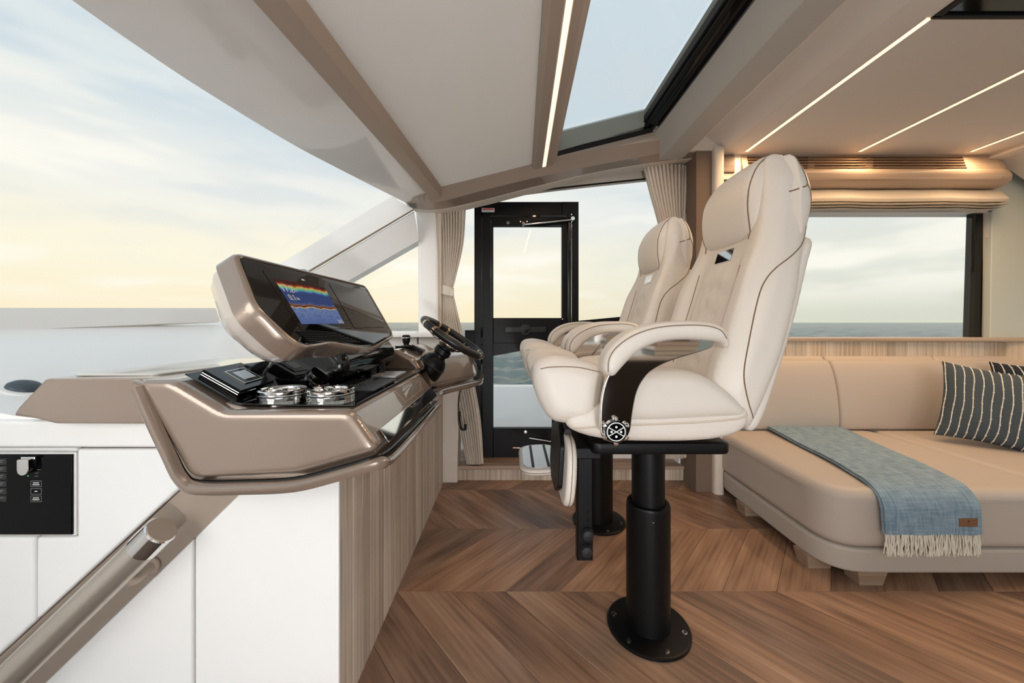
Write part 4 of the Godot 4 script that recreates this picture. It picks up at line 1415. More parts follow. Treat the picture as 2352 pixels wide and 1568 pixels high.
		part(h, "groove_ring", mv * (Transform3D(Basis(), w) * lathe([[0.0632, 0.012], [0.0634, 0.0135], [0.0632, 0.015], [0.06, 0.0135]], 36)), M.black_satin)
	var lp := []
	for k in 20:
		var a := PI * 1.1 * k / 19.0 + 0.3
		lp.append(at(757, 902, 1.07) + Vector3(cos(a) * 0.018, 0.012 + 0.012 * sin(a), sin(a) * 0.012))
	part(c, "cup_strap", mv * tube(lp, 0.0018, 5), M.black_satin)
	# ignition knob with chrome collar, switch pods, plates on the deck
	var kb := part(c, "rotary_knob", mv * along(lathe([[0.034, 0.0], [0.034, 0.02], [0.03, 0.03], [0.001, 0.031]], 24), Vector3(-0.625, 0.935, -1.20), Vector3(0.6, 0.8, 0.25)), M.black_gloss)
	part(kb, "collar", mv * along(lathe([[0.036, -0.004], [0.04, 0.0], [0.039, 0.010], [0.035, 0.011]], 28), Vector3(-0.625, 0.935, -1.20), Vector3(0.6, 0.8, 0.25)), M.chrome)
	for q in [[-0.60, -1.48], [-0.565, -1.50], [-0.55, -1.56]]:
		part(c, "push_switch", mv * (Transform3D(Basis(), Vector3(q[0], 0.906, q[1])) * lathe([[0.022, 0.0], [0.022, 0.05], [0.019, 0.062], [0.012, 0.066], [0.001, 0.066]], 16)), M.black_gloss)
	part(c, "deck_plate", mv * ext_y(rounded([Vector2(-0.55, -1.46), Vector2(-0.45, -1.46), Vector2(-0.45, -1.60), Vector2(-0.55, -1.60)], 0.008, 2), 0.906, 0.912, 0.001, 1), M.tread_metal)
	part(c, "deck_plate", mv * ext_y(rounded([Vector2(-0.50, -1.16), Vector2(-0.43, -1.16), Vector2(-0.43, -1.40), Vector2(-0.50, -1.40)], 0.008, 2), 0.906, 0.910, 0.001, 1), M.slate_cover)
	var fr := []
	for q in [[Vector3(-0.62, 0.91, -1.22), Vector3(-0.52, 0.91, -1.22)], [Vector3(-0.52, 0.91, -1.22), Vector3(-0.52, 0.91, -1.40)], [Vector3(-0.52, 0.91, -1.40), Vector3(-0.62, 0.91, -1.40)], [Vector3(-0.62, 0.91, -1.40), Vector3(-0.62, 0.91, -1.22)]]:
		fr.append(rod(q[0], q[1], 0.002, 6))
	part(c, "switch_frame", mv * join(fr), M.steel)
	for k in 4:
		part(c, "rocker_switch", mv * rbox(-0.61 + 0.022 * k, -0.592 + 0.022 * k, 0.905, 0.914, -1.38, -1.25, 0.003, 2), M.black_satin)
	var bl := part(c, "binnacle", mv * (Transform3D(Basis(Vector3(0, 0, 1), -0.55), Vector3(-0.59, 1.0, -1.68)) * ext(rounded([Vector2(-0.06, -0.03), Vector2(0.055, -0.03), Vector2(0.05, 0.012), Vector2(-0.05, 0.018)], 0.008, 2), -0.07, 0.05, 0.008, 2)), M.black_gloss)
	part(bl, "label_plate", mv * (Transform3D(Basis(Vector3(0, 0, 1), -0.55), Vector3(-0.59, 1.0, -1.68)) * box(-0.03, 0.03, 0.013, 0.0185, -0.03, 0.03, 0.001)), M.steel)
	# black foot carrying the displays
	part(c, "display_foot", mv * ext(rounded([V.call(-0.84, 0.92), V.call(-0.60, 0.90), V.call(-0.535, 0.945), V.call(-0.53, 1.0), V.call(-0.565, 1.045), V.call(-0.70, 1.12)], 0.02, 3), -1.72, -1.20, 0.03, 3), M.black_gloss)
	part(c, "rear_deck", mv * box(-0.90, -0.42, 0.88, 0.900, -2.42, -1.62, 0.003), M.black_gloss)
	# raised housing and far pod, angled towards the helmsman
	part(c, "raised_housing", mv * ext(rounded([V.call(-0.86, 0.88), V.call(-0.74, 0.975), V.call(-0.56, 0.99), V.call(-0.47, 0.945), V.call(-0.43, 0.88)], 0.018, 4), -2.35, -1.80, 0.02, 4), M.bronze)
	var rings := []
	for q in [[1.88, -0.405], [1.93, -0.392], [2.08, -0.315], [2.24, -0.225], [2.30, -0.215], [2.55, -0.23]]:
		var r := PackedVector3Array()
		for p in rounded([V.call(-0.95, 0.76), V.call(q[1] - 0.03, 0.762), V.call(q[1], 0.80), V.call(q[1] - 0.045, 0.925), V.call(q[1] - 0.12, 0.945), V.call(-0.95, 0.945)], 0.015, 4):
			r.append(Vector3(p.x, p.y, -q[0]))
		rings.append(r)
	part(c, "far_pod", mv * loft(rings), M.bronze, "", 30.0)
	part(c, "far_lip", mv * tube(curve([Vector3(-0.345, 0.757, -1.60), Vector3(-0.375, 0.757, -1.80), Vector3(-0.37, 0.757, -1.95), Vector3(-0.29, 0.757, -2.10), Vector3(-0.205, 0.757, -2.26), Vector3(-0.195, 0.757, -2.34), Vector3(-0.21, 0.757, -2.55)], 5, false), 0.0155, 16, false, 4.0), M.bronze)
	part(c, "far_plinth", mv * box(-0.95, -0.40, 0.735, 0.78, -2.55, -1.62, 0.0), M.bronze)
	# wing of the console lying on the ledge ahead
	part(c, "wing", mv * ext(rounded([V.call(-1.312, 0.874), V.call(-1.300, 0.895), V.call(-1.226, 0.972), V.call(-0.90, 0.975), V.call(-0.90, 0.852), V.call(-1.20, 0.853), V.call(-1.25, 0.866)], 0.008, 3), -1.55, -0.985, 0.004, 2), M.bronze)
	part(c, "wing_tray", mv * ext_y(rounded([Vector2(-1.20, -1.02), Vector2(-0.97, -1.02), Vector2(-0.86, -1.45), Vector2(-1.12, -1.45)], 0.02, 3), 0.973, 0.980, 0.002, 1), M.pearl)
	# control lever
	var j := thing("control_lever", "black joystick control with a ribbed knob ahead of the wheel", "joystick", Vector3(-0.565, 0.985, -2.0))
	part(j, "base_block", box(-0.045, 0.045, -0.03, 0.012, -0.05, 0.05, 0.004), M.black_gloss)
	part(j, "collar", lathe([[0.026, 0.010], [0.027, 0.016], [0.02, 0.02], [0.001, 0.02]], 20), M.chrome)
	part(j, "knob", warp(lathe([[0.014, 0.018], [0.019, 0.03], [0.021, 0.045], [0.022, 0.056], [0.018, 0.064], [0.001, 0.066]], 24), func(p: Vector3) -> Vector3: return p * (1.0 + 0.04 * cos(atan2(p.z, p.x) * 8.0) * float(p.y > 0.03)) if p.y > 0.0 else p), M.black_satin)
	part(j, "knob_band", lathe([[0.0225, 0.050], [0.0235, 0.053], [0.0225, 0.056], [0.02, 0.053]], 24), M.chrome)
	part(j, "lever_plate", Transform3D(Basis(Vector3(0, 0, 1), -0.5), Vector3(0.05, 0.0, 0)) * rbox(-0.02, 0.05, -0.012, 0.012, -0.03, 0.03, 0.006, 2), M.black_gloss)
	var cmp := thing("compass", "small chrome rimmed compass dome behind the displays", "compass", Vector3(-0.90, 1.285, -1.60))
	part(cmp, "dome", lathe([[0.045, -0.02], [0.046, 0.02], [0.04, 0.045], [0.02, 0.06], [0.001, 0.062]], 24), M.black_gloss)
	part(cmp, "rim", lathe([[0.048, 0.0], [0.052, 0.01], [0.048, 0.02]], 24), M.chrome)
	part(cmp, "stem", lathe([[0.03, -0.41], [0.03, -0.02], [0.001, -0.01]], 16), M.black_satin)

func display_pod() -> void:
	var t := thing("helm_display", "large black glass display pod in a bronze hood showing a sonar picture", "display", Vector3(-0.65, 1.05, -1.4))
	# local frame of the glass: x across the cabin (away), y down the slope, z into the hood
	var n := Vector3(0.815, 0.579, 0)
	var fx := Transform3D(Basis(Vector3(0, 0, -1), Vector3(0.579, -0.815, 0), -n), Vector3(-0.712, 1.289, 0) - t.position)
	var V := func(x: float, y: float) -> Vector2: return Vector2(x, y)
	var face := rounded([V.call(0.972, 0.0), V.call(0.905, 0.165), V.call(0.945, 0.252), V.call(0.978, 0.282), V.call(1.13, 0.278), V.call(1.30, 0.312), V.call(1.42, 0.318), V.call(1.72, 0.276), V.call(1.812, 0.0)], 0.03, 5)
	part(t, "glass_front", orient(fx * ext(face, -0.002, 0.02, 0.004, 2)), M.display_glass)
	var big := func(grow: float, sh: float) -> PackedVector3Array:
		var r := PackedVector3Array()
		var cen := Vector2(1.36, 0.15)
		for p in face:
			var q: Vector2 = p - cen
			q = cen + q * Vector2(1.0 + grow / 0.43, 1.0 + grow / 0.15) + Vector2(0, sh)
			r.append(Vector3(q.x, q.y, 0))
		return r
	var rings := []
	for q in [[0.001, 0.0, 0.03], [0.001, 0.0, -0.002], [0.004, 0.0, -0.006], [0.010, 0.0, -0.004], [0.015, 0.0, 0.004], [0.016, 0.0, 0.02], [0.017, 0.0, 0.05], [0.012, 0.0, 0.054]]:
		var r := PackedVector3Array()
		for p in big.call(q[0], q[1]):
			r.append(fx * (p + Vector3(0, 0, q[2])))
		rings.append(r)
	part(t, "hood", orient(loft(rings, false)), M.bronze)
	rings = []
	for q in [[0.010, 0.0, 0.045], [0.006, -0.002, 0.075], [-0.012, -0.008, 0.105], [-0.05, -0.01, 0.128]]:
		var r := PackedVector3Array()
		for p in big.call(q[0], q[1]):
			r.append(fx * (p + Vector3(0, 0, q[2])))
		rings.append(r)
	part(t, "back_shell", orient(loft(rings)), M.sky_pale_bronze)
	# ribbed sill under the glass
	for i in 7:
		part(t, "rib", fx * tube([Vector3(0.99 + 0.004 * i, 0.240 + 0.0062 * i, -0.004), Vector3(1.10, 0.243 + 0.0062 * i, -0.004), Vector3(1.20 + 0.02 * i, 0.252 + 0.0072 * i, -0.004)], 0.0018, 5), M.black_satin)
	# the two screens
	var at_face := func(d: float, v: float, h: float) -> Vector3: return fx * Vector3(d, v, -h)
	var im := Image.create(288, 192, false, Image.FORMAT_RGB8)
	var rg := RandomNumberGenerator.new()
	rg.seed = 77
	var nz := FastNoiseLite.new()
	nz.seed = 4
	nz.frequency = 0.035
	for y in 192:
		for x in 288:
			var b1 := 26.0 + 10.0 * nz.get_noise_1d(x * 0.6)
			var b2 := 112.0 + 9.0 * nz.get_noise_1d(x * 0.5 + 900.0)
			var c := rgb8(60, 78, 140)
			var k := rg.randf()
			if y < b1 - 14.0:
				c = rgb8(86, 44, 40)
			elif y < b1 + 26.0:
				var t2 := (y - b1 + 14.0) / 40.0 + 0.06 * (k - 0.5)
				var stops := [rgb8(126, 42, 32), rgb8(196, 74, 40), rgb8(232, 190, 70), rgb8(120, 200, 110), rgb8(80, 176, 190), rgb8(70, 96, 176), rgb8(60, 78, 140)]
				var f := clampf(t2, 0.0, 0.999) * 6.0
				c = stops[int(f)].lerp(stops[int(f) + 1], f - int(f))
			elif y > b2 - 6.0:
				var u := (y - b2) / 80.0
				if absf(y - b2) < 5.0:
					c = rgb8(140, 66, 44)
				elif y < b2 + 9.0:
					c = rgb8(200, 186, 120)
				else:
					c = rgb8(84, 108, 178).lerp(rgb8(176, 196, 226), clampf(k * (1.1 - u) * (0.6 + 0.8 * nz.get_noise_2d(x, y * 2.0)), 0.0, 1.0))
			elif k > 0.9 and y > b2 - 16.0:
				c = rgb8(150, 170, 215)
			im.set_pixel(x, y, c.lerp(Color(c.get_luminance(), c.get_luminance(), c.get_luminance()), 0.25))
	var sm := mat("sonar_screen", Color(0.25, 0.25, 0.25), 0.3)
	var tx := ImageTexture.create_from_image(im)
	sm.albedo_texture = tx
	sm.emission_enabled = true
	sm.emission_texture = tx
	sm.emission = Color.BLACK
	sm.emission_energy_multiplier = 0.42
	var bez := part(t, "screen", orient(fx * ext(rounded([V.call(1.036, 0.030), V.call(1.408, 0.030), V.call(1.345, 0.236), V.call(1.02, 0.236)], 0.006, 2), -0.0034, -0.001, 0.0008, 1)), M.display_glass, "multifunction display with a sonar picture")
	part(bez, "screen_picture", print_quad(at_face.call(1.062, 0.056, 0.0038), at_face.call(1.352, 0.056, 0.0038), at_face.call(1.306, 0.216, 0.0038), at_face.call(1.040, 0.216, 0.0038)), sm)
	part(t, "screen", orient(fx * ext(rounded([V.call(1.417, 0.030), V.call(1.735, 0.030), V.call(1.684, 0.236), V.call(1.362, 0.236)], 0.006, 2), -0.0034, -0.001, 0.0008, 1)), M.display_glass, "second display, switched off")
	var txf := func(d: float, v: float) -> Transform3D: return Transform3D(Basis(Vector3(0, 0, -1), -Vector3(0.579, -0.815, 0), n), at_face.call(d, v, 0.0042))
	for q in [["17.2", 1.092, 0.090, 0.034], ["ft", 1.128, 0.092, 0.014], ["0.1", 1.088, 0.122, 0.026], ["kn", 1.116, 0.124, 0.012], ["24.5", 1.286, 0.207, 0.02]]:
		lettering(bez, q[0], q[3], txf.call(q[1], q[2]), M.white_print)
	part(bez, "badge", orient(fx * box(1.222, 1.238, 0.036, 0.042, -0.0042, -0.003, 0.0)), M.white_print)

func wheel() -> void:
	var C := Vector3(-0.308, 1.04, -1.95)
	var t := thing("steering_wheel", "black leather steering wheel with chrome bands on a tilting column", "steering wheel", C)
	var e1 := Vector3(0.835, -0.55, 0).normalized()
	var n := Vector3(0.55, 0.835, 0).normalized()
	var e2 := Vector3(0, 0, 1)
	var R := 0.172
	var ring := func(a: float, r: float) -> Vector3: return e1 * cos(a) * r + e2 * sin(a) * r
	var path := []
	for i in 64:
		path.append(ring.call(TAU * i / 64.0, R))
	part(t, "rim", tube(path, 0.0195, 16, true), M.black_leather)
	for a in [2.45, 2.02, -2.35, -1.95, 0.35, -0.35]:
		var p := []
		for k in 5:
			p.append(ring.call(a + (k - 2) * 0.022, R))
		part(t, "chrome_band", tube(p, 0.0208, 16), M.gold_chrome)
	for a in [PI * 0.92, 1.05, -1.05]:
		var p0: Vector3 = ring.call(a, 0.03) - n * 0.035
		var p1: Vector3 = ring.call(a, 0.09) - n * 0.038
		var p2: Vector3 = ring.call(a, R - 0.012) - n * 0.006
		for k in [-1, 1]:
			var sd: Vector3 = ring.call(a + PI / 2, 0.014 * k)
			part(t, "spoke", tube(curve([p0 + sd, p1 + sd, p2 + sd * 1.4], 4, false), 0.0065, 8), M.chrome)
	part(t, "hub", along(lathe([[0.045, -0.062], [0.05, -0.05], [0.05, -0.03], [0.042, -0.02], [0.001, -0.018]], 28), Vector3.ZERO, n), M.black_leather)
	var hubring := []
	for i in 28:
		hubring.append(ring.call(TAU * i / 28.0, 0.052) - n * 0.04)
	part(t, "hub_ring", tube(hubring, 0.005, 8, true), M.gold_chrome)
	var ax := Vector3(-0.60, -0.80, 0).normalized()
	part(t, "column", along(lathe([[0.034, 0.03], [0.034, 0.07], [0.044, 0.075], [0.046, 0.10], [0.036, 0.108], [0.036, 0.122], [0.052, 0.135], [0.064, 0.155], [0.068, 0.18], [0.068, 0.255], [0.060, 0.262], [0.001, 0.263]], 30), Vector3.ZERO, ax), M.black_satin)
	part(t, "column_ring", along(lathe([[0.069, 0.17], [0.073, 0.175], [0.069, 0.18]], 30), Vector3.ZERO, ax), M.black_leather)
	part(t, "mount_plate", along(lathe([[0.085, 0.255], [0.088, 0.265], [0.085, 0.29], [0.001, 0.291]], 30), Vector3.ZERO, ax), M.black_satin)

func handrail() -> void:
	var a := at(331, 1255, 0.955)
	var b := at(-160, 1730, 0.93)
	var u := (b - a).normalized()
	var t := thing("handrail", "brushed metal handrail with a polished chrome end slanting down the white cabinet", "handrail", a)
	b -= a
	part(t, "rail", rod(u * 0.0, b, 0.036, 32), M.rail_metal)
	part(t, "end_cap", along(lathe([[0.0365, -0.002], [0.0375, 0.0], [0.0375, 0.058], [0.0345, 0.061], [0.001, 0.0615]], 32), Vector3.ZERO, -u), M.chrome)
	part(t, "end_disc", along(lathe([[0.033, 0.0605], [0.033, 0.0625], [0.001, 0.063]], 32), Vector3.ZERO, -u), M.bronze_satin)
	for k in [0.10, 0.62]:
		var c: Vector3 = u * k
		var br := part(t, "bracket", tube(curve([c, c + Vector3(0.018, -0.035, -0.03), c + Vector3(0.012, -0.03, -0.085)], 5, false), 0.011, 10), M.bronze_satin)
		part(br, "base", disc(c + Vector3(0.012, -0.03, -0.088), Vector3(0, 0, 1), 0.022, 0.006), M.bronze_satin)

func switch_panel() -> void:
	var D := 1.035
	var t := thing("switch_panel", "black glass breaker panel with a chrome latch let into the white cabinet", "control panel", at(84, 1135, D))
	var q := func(px: float, py: float) -> Vector2:
		var v := at(px, py, D) - t.position
		return Vector2(v.x, v.y)
	var bar := func(x0: float, y0: float, x1: float, y1: float, z0: float, z1: float, r := 0.0) -> PackedVector3Array:
		var u: Vector2 = q.call(x0, y0)
		var v: Vector2 = q.call(x1, y1)
		return box(u.x, v.x, v.y, u.y, z0, z1, r)
	part(t, "frame", bar.call(-260, 1040, 170, 1231, -0.02, -0.004, 0.001), M.white_paint)
	part(t, "glass", bar.call(-258, 1043, 166, 1227, -0.004, 0.002, 0.001), M.black_glass)
	var o := [q.call(57, 1050), q.call(83, 1050), q.call(84, 1074), q.call(78, 1084), q.call(68, 1087), q.call(59, 1082), q.call(57, 1074)]
	var lt := part(t, "latch", ext(rounded(o, 0.004, 2), 0.002, 0.018, 0.002, 2), M.chrome)
	part(lt, "latch_stem", bar.call(60, 1046, 92, 1051, 0.002, 0.012, 0.001), M.chrome)
	for i in 6:
		var y := 1055.0 + i * 17.0
		var k := part(t, "key", bar.call(-6, y - 3, 18, y + 11, 0.002, 0.0024), M.black_leather)
		part(k, "legend", bar.call(0, y + 1, 11, y + 2.4, 0.0024, 0.0027), M.grey_print)
		if i < 5:
			part(k, "legend", bar.call(2, y + 5, 8, y + 6.4, 0.0024, 0.0027), M.grey_print)
	for i in 3:
		var y := 1103.0 + i * 17.2
		var k := part(t, "key", join([bar.call(73, y, 98, y + 0.9, 0.002, 0.0024), bar.call(73, y + 13, 98, y + 13.9, 0.002, 0.0024), bar.call(73, y, 73.8, y + 13, 0.002, 0.0024), bar.call(97.2, y, 98, y + 13, 0.002, 0.0024)]), M.grey_print)
		if i != 1:
			part(k, "legend", bar.call(78, y + 4, 92, y + 5.6, 0.002, 0.0025), M.white_print)
			part(k, "legend", bar.call(77, y + 8.2, 93, y + 9.8, 0.002, 0.0025), M.white_print)
		else:
			part(k, "legend", bar.call(82, y + 6, 88, y + 7.6, 0.002, 0.0025), M.white_print)
	for p in [[46, 1061], [49, 1065], [88, 1077], [83, 1085], [82, 1092]]:
		part(t, "legend", bar.call(p[0], p[1], p[0] + 8, p[1] + 1.0, 0.002, 0.0024), M.grey_print)
	var gl: Vector2 = q.call(67, 1092)
	part(t, "pilot_light", disc(Vector3(gl.x, gl.y, 0.002), Vector3(0, 0, 1), 0.0016, 0.0006, 8), M.green_led)

# ---------------------------------------------------------------- helm chairs
func chairs() -> void:
	var t := thing("helm_chair", "nearer cream leather helm chair on a black pedestal, footrest folded down", "chair", Vector3(0.5, 0, -1.376), "helm chairs")
	# side outlines are drawn at the near flank, then moved into the chair's own axes
	var cs := func(pts: Array, d := 1.08) -> Array:
		var o := []
		for p in flat(pts, d):
			o.append(p - Vector2(0.5, 0))
		return o
	# pedestal
	part(t, "base_plate", lathe([[0.143, 0.0], [0.146, 0.003], [0.146, 0.010], [0.140, 0.015], [0.07, 0.018], [0.001, 0.018]], 48), M.black_satin)
	for i in 6:
		var a := TAU * (i + 0.35) / 6.0
		var sc := part(t, "bolt", disc(Vector3(cos(a) * 0.122, 0.0155, sin(a) * 0.122), Vector3(0, 1, 0), 0.009, 0.003, 12), M.chrome)
		part(sc, "socket", disc(Vector3(cos(a) * 0.122, 0.0186, sin(a) * 0.122), Vector3(0, 1, 0), 0.004, 0.0006, 6), M.black_matt)
	part(t, "column", lathe([[0.077, 0.015], [0.077, 0.452], [0.074, 0.462], [0.062, 0.463], [0.060, 0.458], [0.001, 0.458]], 40), M.black_satin)
	part(t, "piston", lathe([[0.058, 0.44], [0.058, 0.69], [0.001, 0.691]], 36), M.black_satin)
	part(t, "grub_screw", disc(Vector3(-0.01, 0.425, 0.0765), Vector3(0, 0, 1), 0.003, 0.002, 8), M.chrome)
	part(t, "mount_plate", ext_y(rounded([Vector2(-0.24, -0.16), Vector2(0.215, -0.16), Vector2(0.215, 0.16), Vector2(-0.24, 0.16)], 0.03, 3), 0.688, 0.728, 0.010, 2), M.black_satin)
	# seat
	var shell := puff(curve(cs.call([[1305, 985], [1330, 1002], [1380, 1016], [1450, 1023], [1600, 1023], [1690, 1012], [1728, 992], [1738, 970], [1725, 940], [1600, 925], [1400, 930], [1312, 955]]), 4), -0.275, 0.275, 0.03)
	part(t, "seat_shell", shell, M.leather)
	var dip := func(p: Vector3) -> Vector3:
		var q := p
		var top := smoothstep(0.90, 0.98, p.y)
		var mid := 1.0 - smoothstep(0.14, 0.235, absf(p.z))
		q.y -= 0.028 * top * mid
		q.y += top * mid * 0.0035 * sin(p.z * 70.0 + p.x * 25.0)
		return q
	var cush_o := curve(cs.call([[1396, 968], [1394, 900], [1402, 866], [1440, 856], [1520, 851], [1590, 854], [1640, 870], [1690, 905], [1722, 938], [1733, 955], [1722, 965], [1600, 972], [1480, 977]]), 5)
	var cush := warp(puff(cush_o, -0.29, 0.29, 0.045), dip)
	part(t, "seat_cushion", cush, M.leather)
	var roll_o := curve(cs.call([[1224, 862], [1232, 836], [1256, 822], [1300, 820], [1360, 834], [1392, 850], [1398, 872], [1390, 930], [1380, 975], [1360, 985], [1300, 984], [1266, 972], [1240, 930], [1227, 890]]), 5)
	var roll := warp(puff(roll_o, -0.275, 0.275, 0.05), func(p: Vector3) -> Vector3:
		var q := p
		var mid := 1.0 - smoothstep(0.13, 0.225, absf(p.z))
		var top := smoothstep(0.94, 1.0, p.y)
		q.y -= 0.020 * top * mid
		q += Vector3(-0.4, 0.8, 0).normalized() * (0.006 * sin(p.z * 95.0 + p.x * 20.0) * mid * smoothstep(0.93, 0.99, p.y))
		return q)
	part(t, "thigh_roll", roll, M.leather)
	part(t, "piping", seam(join([shell, cush]), cs.call([[1398, 981], [1480, 979], [1600, 974], [1690, 967], [1731, 959]]), 1.0, Vector3(0, 0, -1), 0.0035), M.piping)
	part(t, "piping", seam(join([shell, roll]), cs.call([[1272, 980], [1300, 986], [1340, 987], [1372, 984]]), 1.0, Vector3(0, 0, -1), 0.0035), M.piping)
	part(t, "seam", seam(roll, cs.call([[1243, 850], [1270, 845], [1330, 846], [1392, 860]]), 1.0, Vector3(0, 0, -1), 0.0014), M.stitch)
	# backrest: x leans back with height, narrower towards the head, bolsters forward at the flanks
	var back_o := curve([Vector2(0.225, 0.790), Vector2(0.262, 0.85), Vector2(0.318, 1.0), Vector2(0.358, 1.15), Vector2(0.392, 1.30), Vector2(0.428, 1.42), Vector2(0.440, 1.50), Vector2(0.434, 1.58), Vector2(0.410, 1.645), Vector2(0.372, 1.675), Vector2(0.345, 1.655), Vector2(0.318, 1.57), Vector2(0.300, 1.45), Vector2(0.272, 1.33), Vector2(0.232, 1.20), Vector2(0.195, 1.08), Vector2(0.165, 0.98), Vector2(0.15, 0.90), Vector2(0.175, 0.82)], 5)
	var wide := func(y: float) -> float:
		return 0.262 - 0.012 * smoothstep(1.1, 0.8, y) - 0.045 * smoothstep(1.2, 1.5, y) - 0.045 * smoothstep(1.55, 1.69, y)
	var shape_back := func(p: Vector3) -> Vector3:
		var q := p
		var f: float = wide.call(p.y) / 0.262
		q.z *= f
		var front := clampf((0.30 + (p.y - 1.2) * 0.30 - p.x) / 0.10, 0.0, 1.0)
		var edge := smoothstep(0.11, 0.19, absf(p.z)) * (1.0 - smoothstep(0.225, 0.262, absf(p.z)))
		q.x -= 0.050 * front * edge * (1.0 - 0.75 * smoothstep(1.25, 1.42, p.y))
		return q
	var back := warp(puff(back_o, -0.262, 0.262, 0.05), shape_back)
	part(t, "backrest", back, M.leather)
	var rear := puff(curve([Vector2(0.27, 0.80), Vector2(0.335, 0.98), Vector2(0.385, 1.15), Vector2(0.42, 1.30), Vector2(0.437, 1.37), Vector2(0.41, 1.385), Vector2(0.36, 1.25), Vector2(0.29, 1.0), Vector2(0.225, 0.80)], 4), -0.225, 0.225, 0.025)
	part(t, "rear_shell", rear, M.leather)
	# quilted centre of the back
	var rows := []
	for j in 26:
		var v := j / 25.0
		var y := lerpf(0.93, 1.335, v)
		var line := PackedVector3Array()
		for i in 19:
			var u := i / 18.0 * 2.0 - 1.0
			var z: float = u * 0.125 * (1.0 - 0.1 * v)
			var h := drop(back, Vector3(-0.3, y, z), Vector3(1, 0, 0))
			var puff := 0.007 * (1.0 - pow(absf(u), 6.0)) * (1.0 - pow(absf(2.0 * v - 1.0), 8.0))
			var inn := (1.0 - pow(absf(u), 4.0)) * (1.0 - pow(absf(2.0 * v - 1.0), 6.0))
			puff += inn * (0.0045 * sin(v * 30.0 + 3.0 * absf(u)) + 0.003 * sin(u * 13.0 + v * 9.0) + 0.002 * sin(v * 57.0 + u * 11.0))
			line.append(h + Vector3(-puff + 0.003 * (1.0 - inn), 0, 0))
		rows.append(line)
	part(t, "quilted_panel", skin(rows, -0.004), M.leather, "", 60.0)
	# headrest
	var head_o := curve([Vector2(0.300, 1.385), Vector2(0.275, 1.42), Vector2(0.262, 1.50), Vector2(0.272, 1.585), Vector2(0.305, 1.648), Vector2(0.350, 1.682), Vector2(0.368, 1.665), Vector2(0.365, 1.58), Vector2(0.348, 1.47), Vector2(0.325, 1.39)], 5)
	var head := warp(puff(head_o, -0.178, 0.178, 0.045, 0.008), func(p: Vector3) -> Vector3:
		var q := p
		q.z *= 1.0 - 0.22 * smoothstep(1.56, 1.70, p.y) - 0.10 * smoothstep(1.46, 1.38, p.y)
		q.x += 0.35 * p.z * p.z
		return q)
	part(t, "headrest", head, M.leather)
	# side wings of the headrest
	var wing := puff(curve([Vector2(0.352, 1.395), Vector2(0.322, 1.46), Vector2(0.320, 1.55), Vector2(0.342, 1.625), Vector2(0.378, 1.66), Vector2(0.412, 1.63), Vector2(0.432, 1.55), Vector2(0.430, 1.46), Vector2(0.408, 1.39), Vector2(0.378, 1.362)], 5), 0.140, 0.232, 0.038, 0.007)
	wing = warp(wing, func(p: Vector3) -> Vector3: return Vector3(p.x + 0.05 * smoothstep(0.16, 0.24, p.z) * smoothstep(0.40, 0.32, p.x), p.y, p.z * (1.0 - 0.13 * smoothstep(1.52, 1.68, p.y))))
	part(t, "head_wing", wing, M.leather)
	part(t, "head_wing", mirrored(wing), M.leather)
	var face := join([head, wing, mirrored(wing), back])
	for side in [1.0, -1.0]:
		var edge := []
		for j in 13:
			var y := lerpf(1.668, 1.395, j / 12.0)
			edge.append(drop(face, Vector3(-0.2, y, side * (0.148 - 0.020 * smoothstep(1.58, 1.68, y) - 0.012 * smoothstep(1.46, 1.39, y))), Vector3(1, 0, 0)))
		part(t, "seam", tube(edge, 0.0024, 5), M.stitch)
	part(t, "badge", Transform3D(Basis(Vector3(0, 0, 1), -0.30), Vector3(0.283, 1.362, 0.0)) * rbox(-0.004, 0.004, -0.026, 0.024, -0.055, 0.055, 0.003, 2), M.dark_chrome, "polished badge under the headrest")
	# seams on both flanks
	for side in [1.0, -1.0]:
		var z: float = 1.0 * side
		var dr := Vector3(0, 0, -side)
		var flank := join([back, wing, mirrored(wing)])
		part(t, "seam", seam(flank, [Vector2(0.385, 1.652), Vector2(0.400, 1.60), Vector2(0.405, 1.545), Vector2(0.385, 1.532), Vector2(0.358, 1.525)], z, dr, 0.0022), M.stitch)
		part(t, "seam", seam(flank, [Vector2(0.405, 1.545), Vector2(0.423, 1.50), Vector2(0.420, 1.42), Vector2(0.392, 1.365), Vector2(0.345, 1.322), Vector2(0.295, 1.285), Vector2(0.262, 1.245), Vector2(0.24, 1.19), Vector2(0.21, 1.06), Vector2(0.195, 0.96), Vector2(0.21, 0.88), Vector2(0.23, 0.83)], z, dr, 0.0019), M.stitch)
		part(t, "seam", seam(head, [Vector2(0.352, 1.662), Vector2(0.330, 1.60), Vector2(0.322, 1.53), Vector2(0.326, 1.46), Vector2(0.334, 1.41)], z, dr), M.stitch)
		var hp := []
		for j in 9:
			var y := lerpf(1.31, 0.96, j / 8.0)
			hp.append(drop(back, Vector3(-0.3, y, side * 0.135), Vector3(1, 0, 0)))
		part(t, "seam", tube(hp, 0.0016, 5), M.stitch)
	# arms: padded rests on polished brackets
	var pad_o := curve(cs.call([[1381, 852], [1380, 826], [1396, 794], [1432, 764], [1482, 745], [1540, 737], [1600, 737], [1640, 746], [1660, 768], [1663, 798], [1652, 800], [1646, 786], [1600, 780], [1540, 779], [1488, 790], [1448, 814], [1416, 848], [1402, 862]], 1.04), 4)
	var plate_o := curve(cs.call([[1384, 1000], [1381, 960], [1386, 905], [1402, 860], [1432, 820], [1475, 792], [1530, 780], [1600, 778], [1640, 781], [1641, 797], [1604, 811], [1560, 824], [1520, 840], [1487, 864], [1467, 900], [1457, 945], [1450, 992], [1436, 1014], [1416, 1020], [1395, 1014]], 1.02), 4)
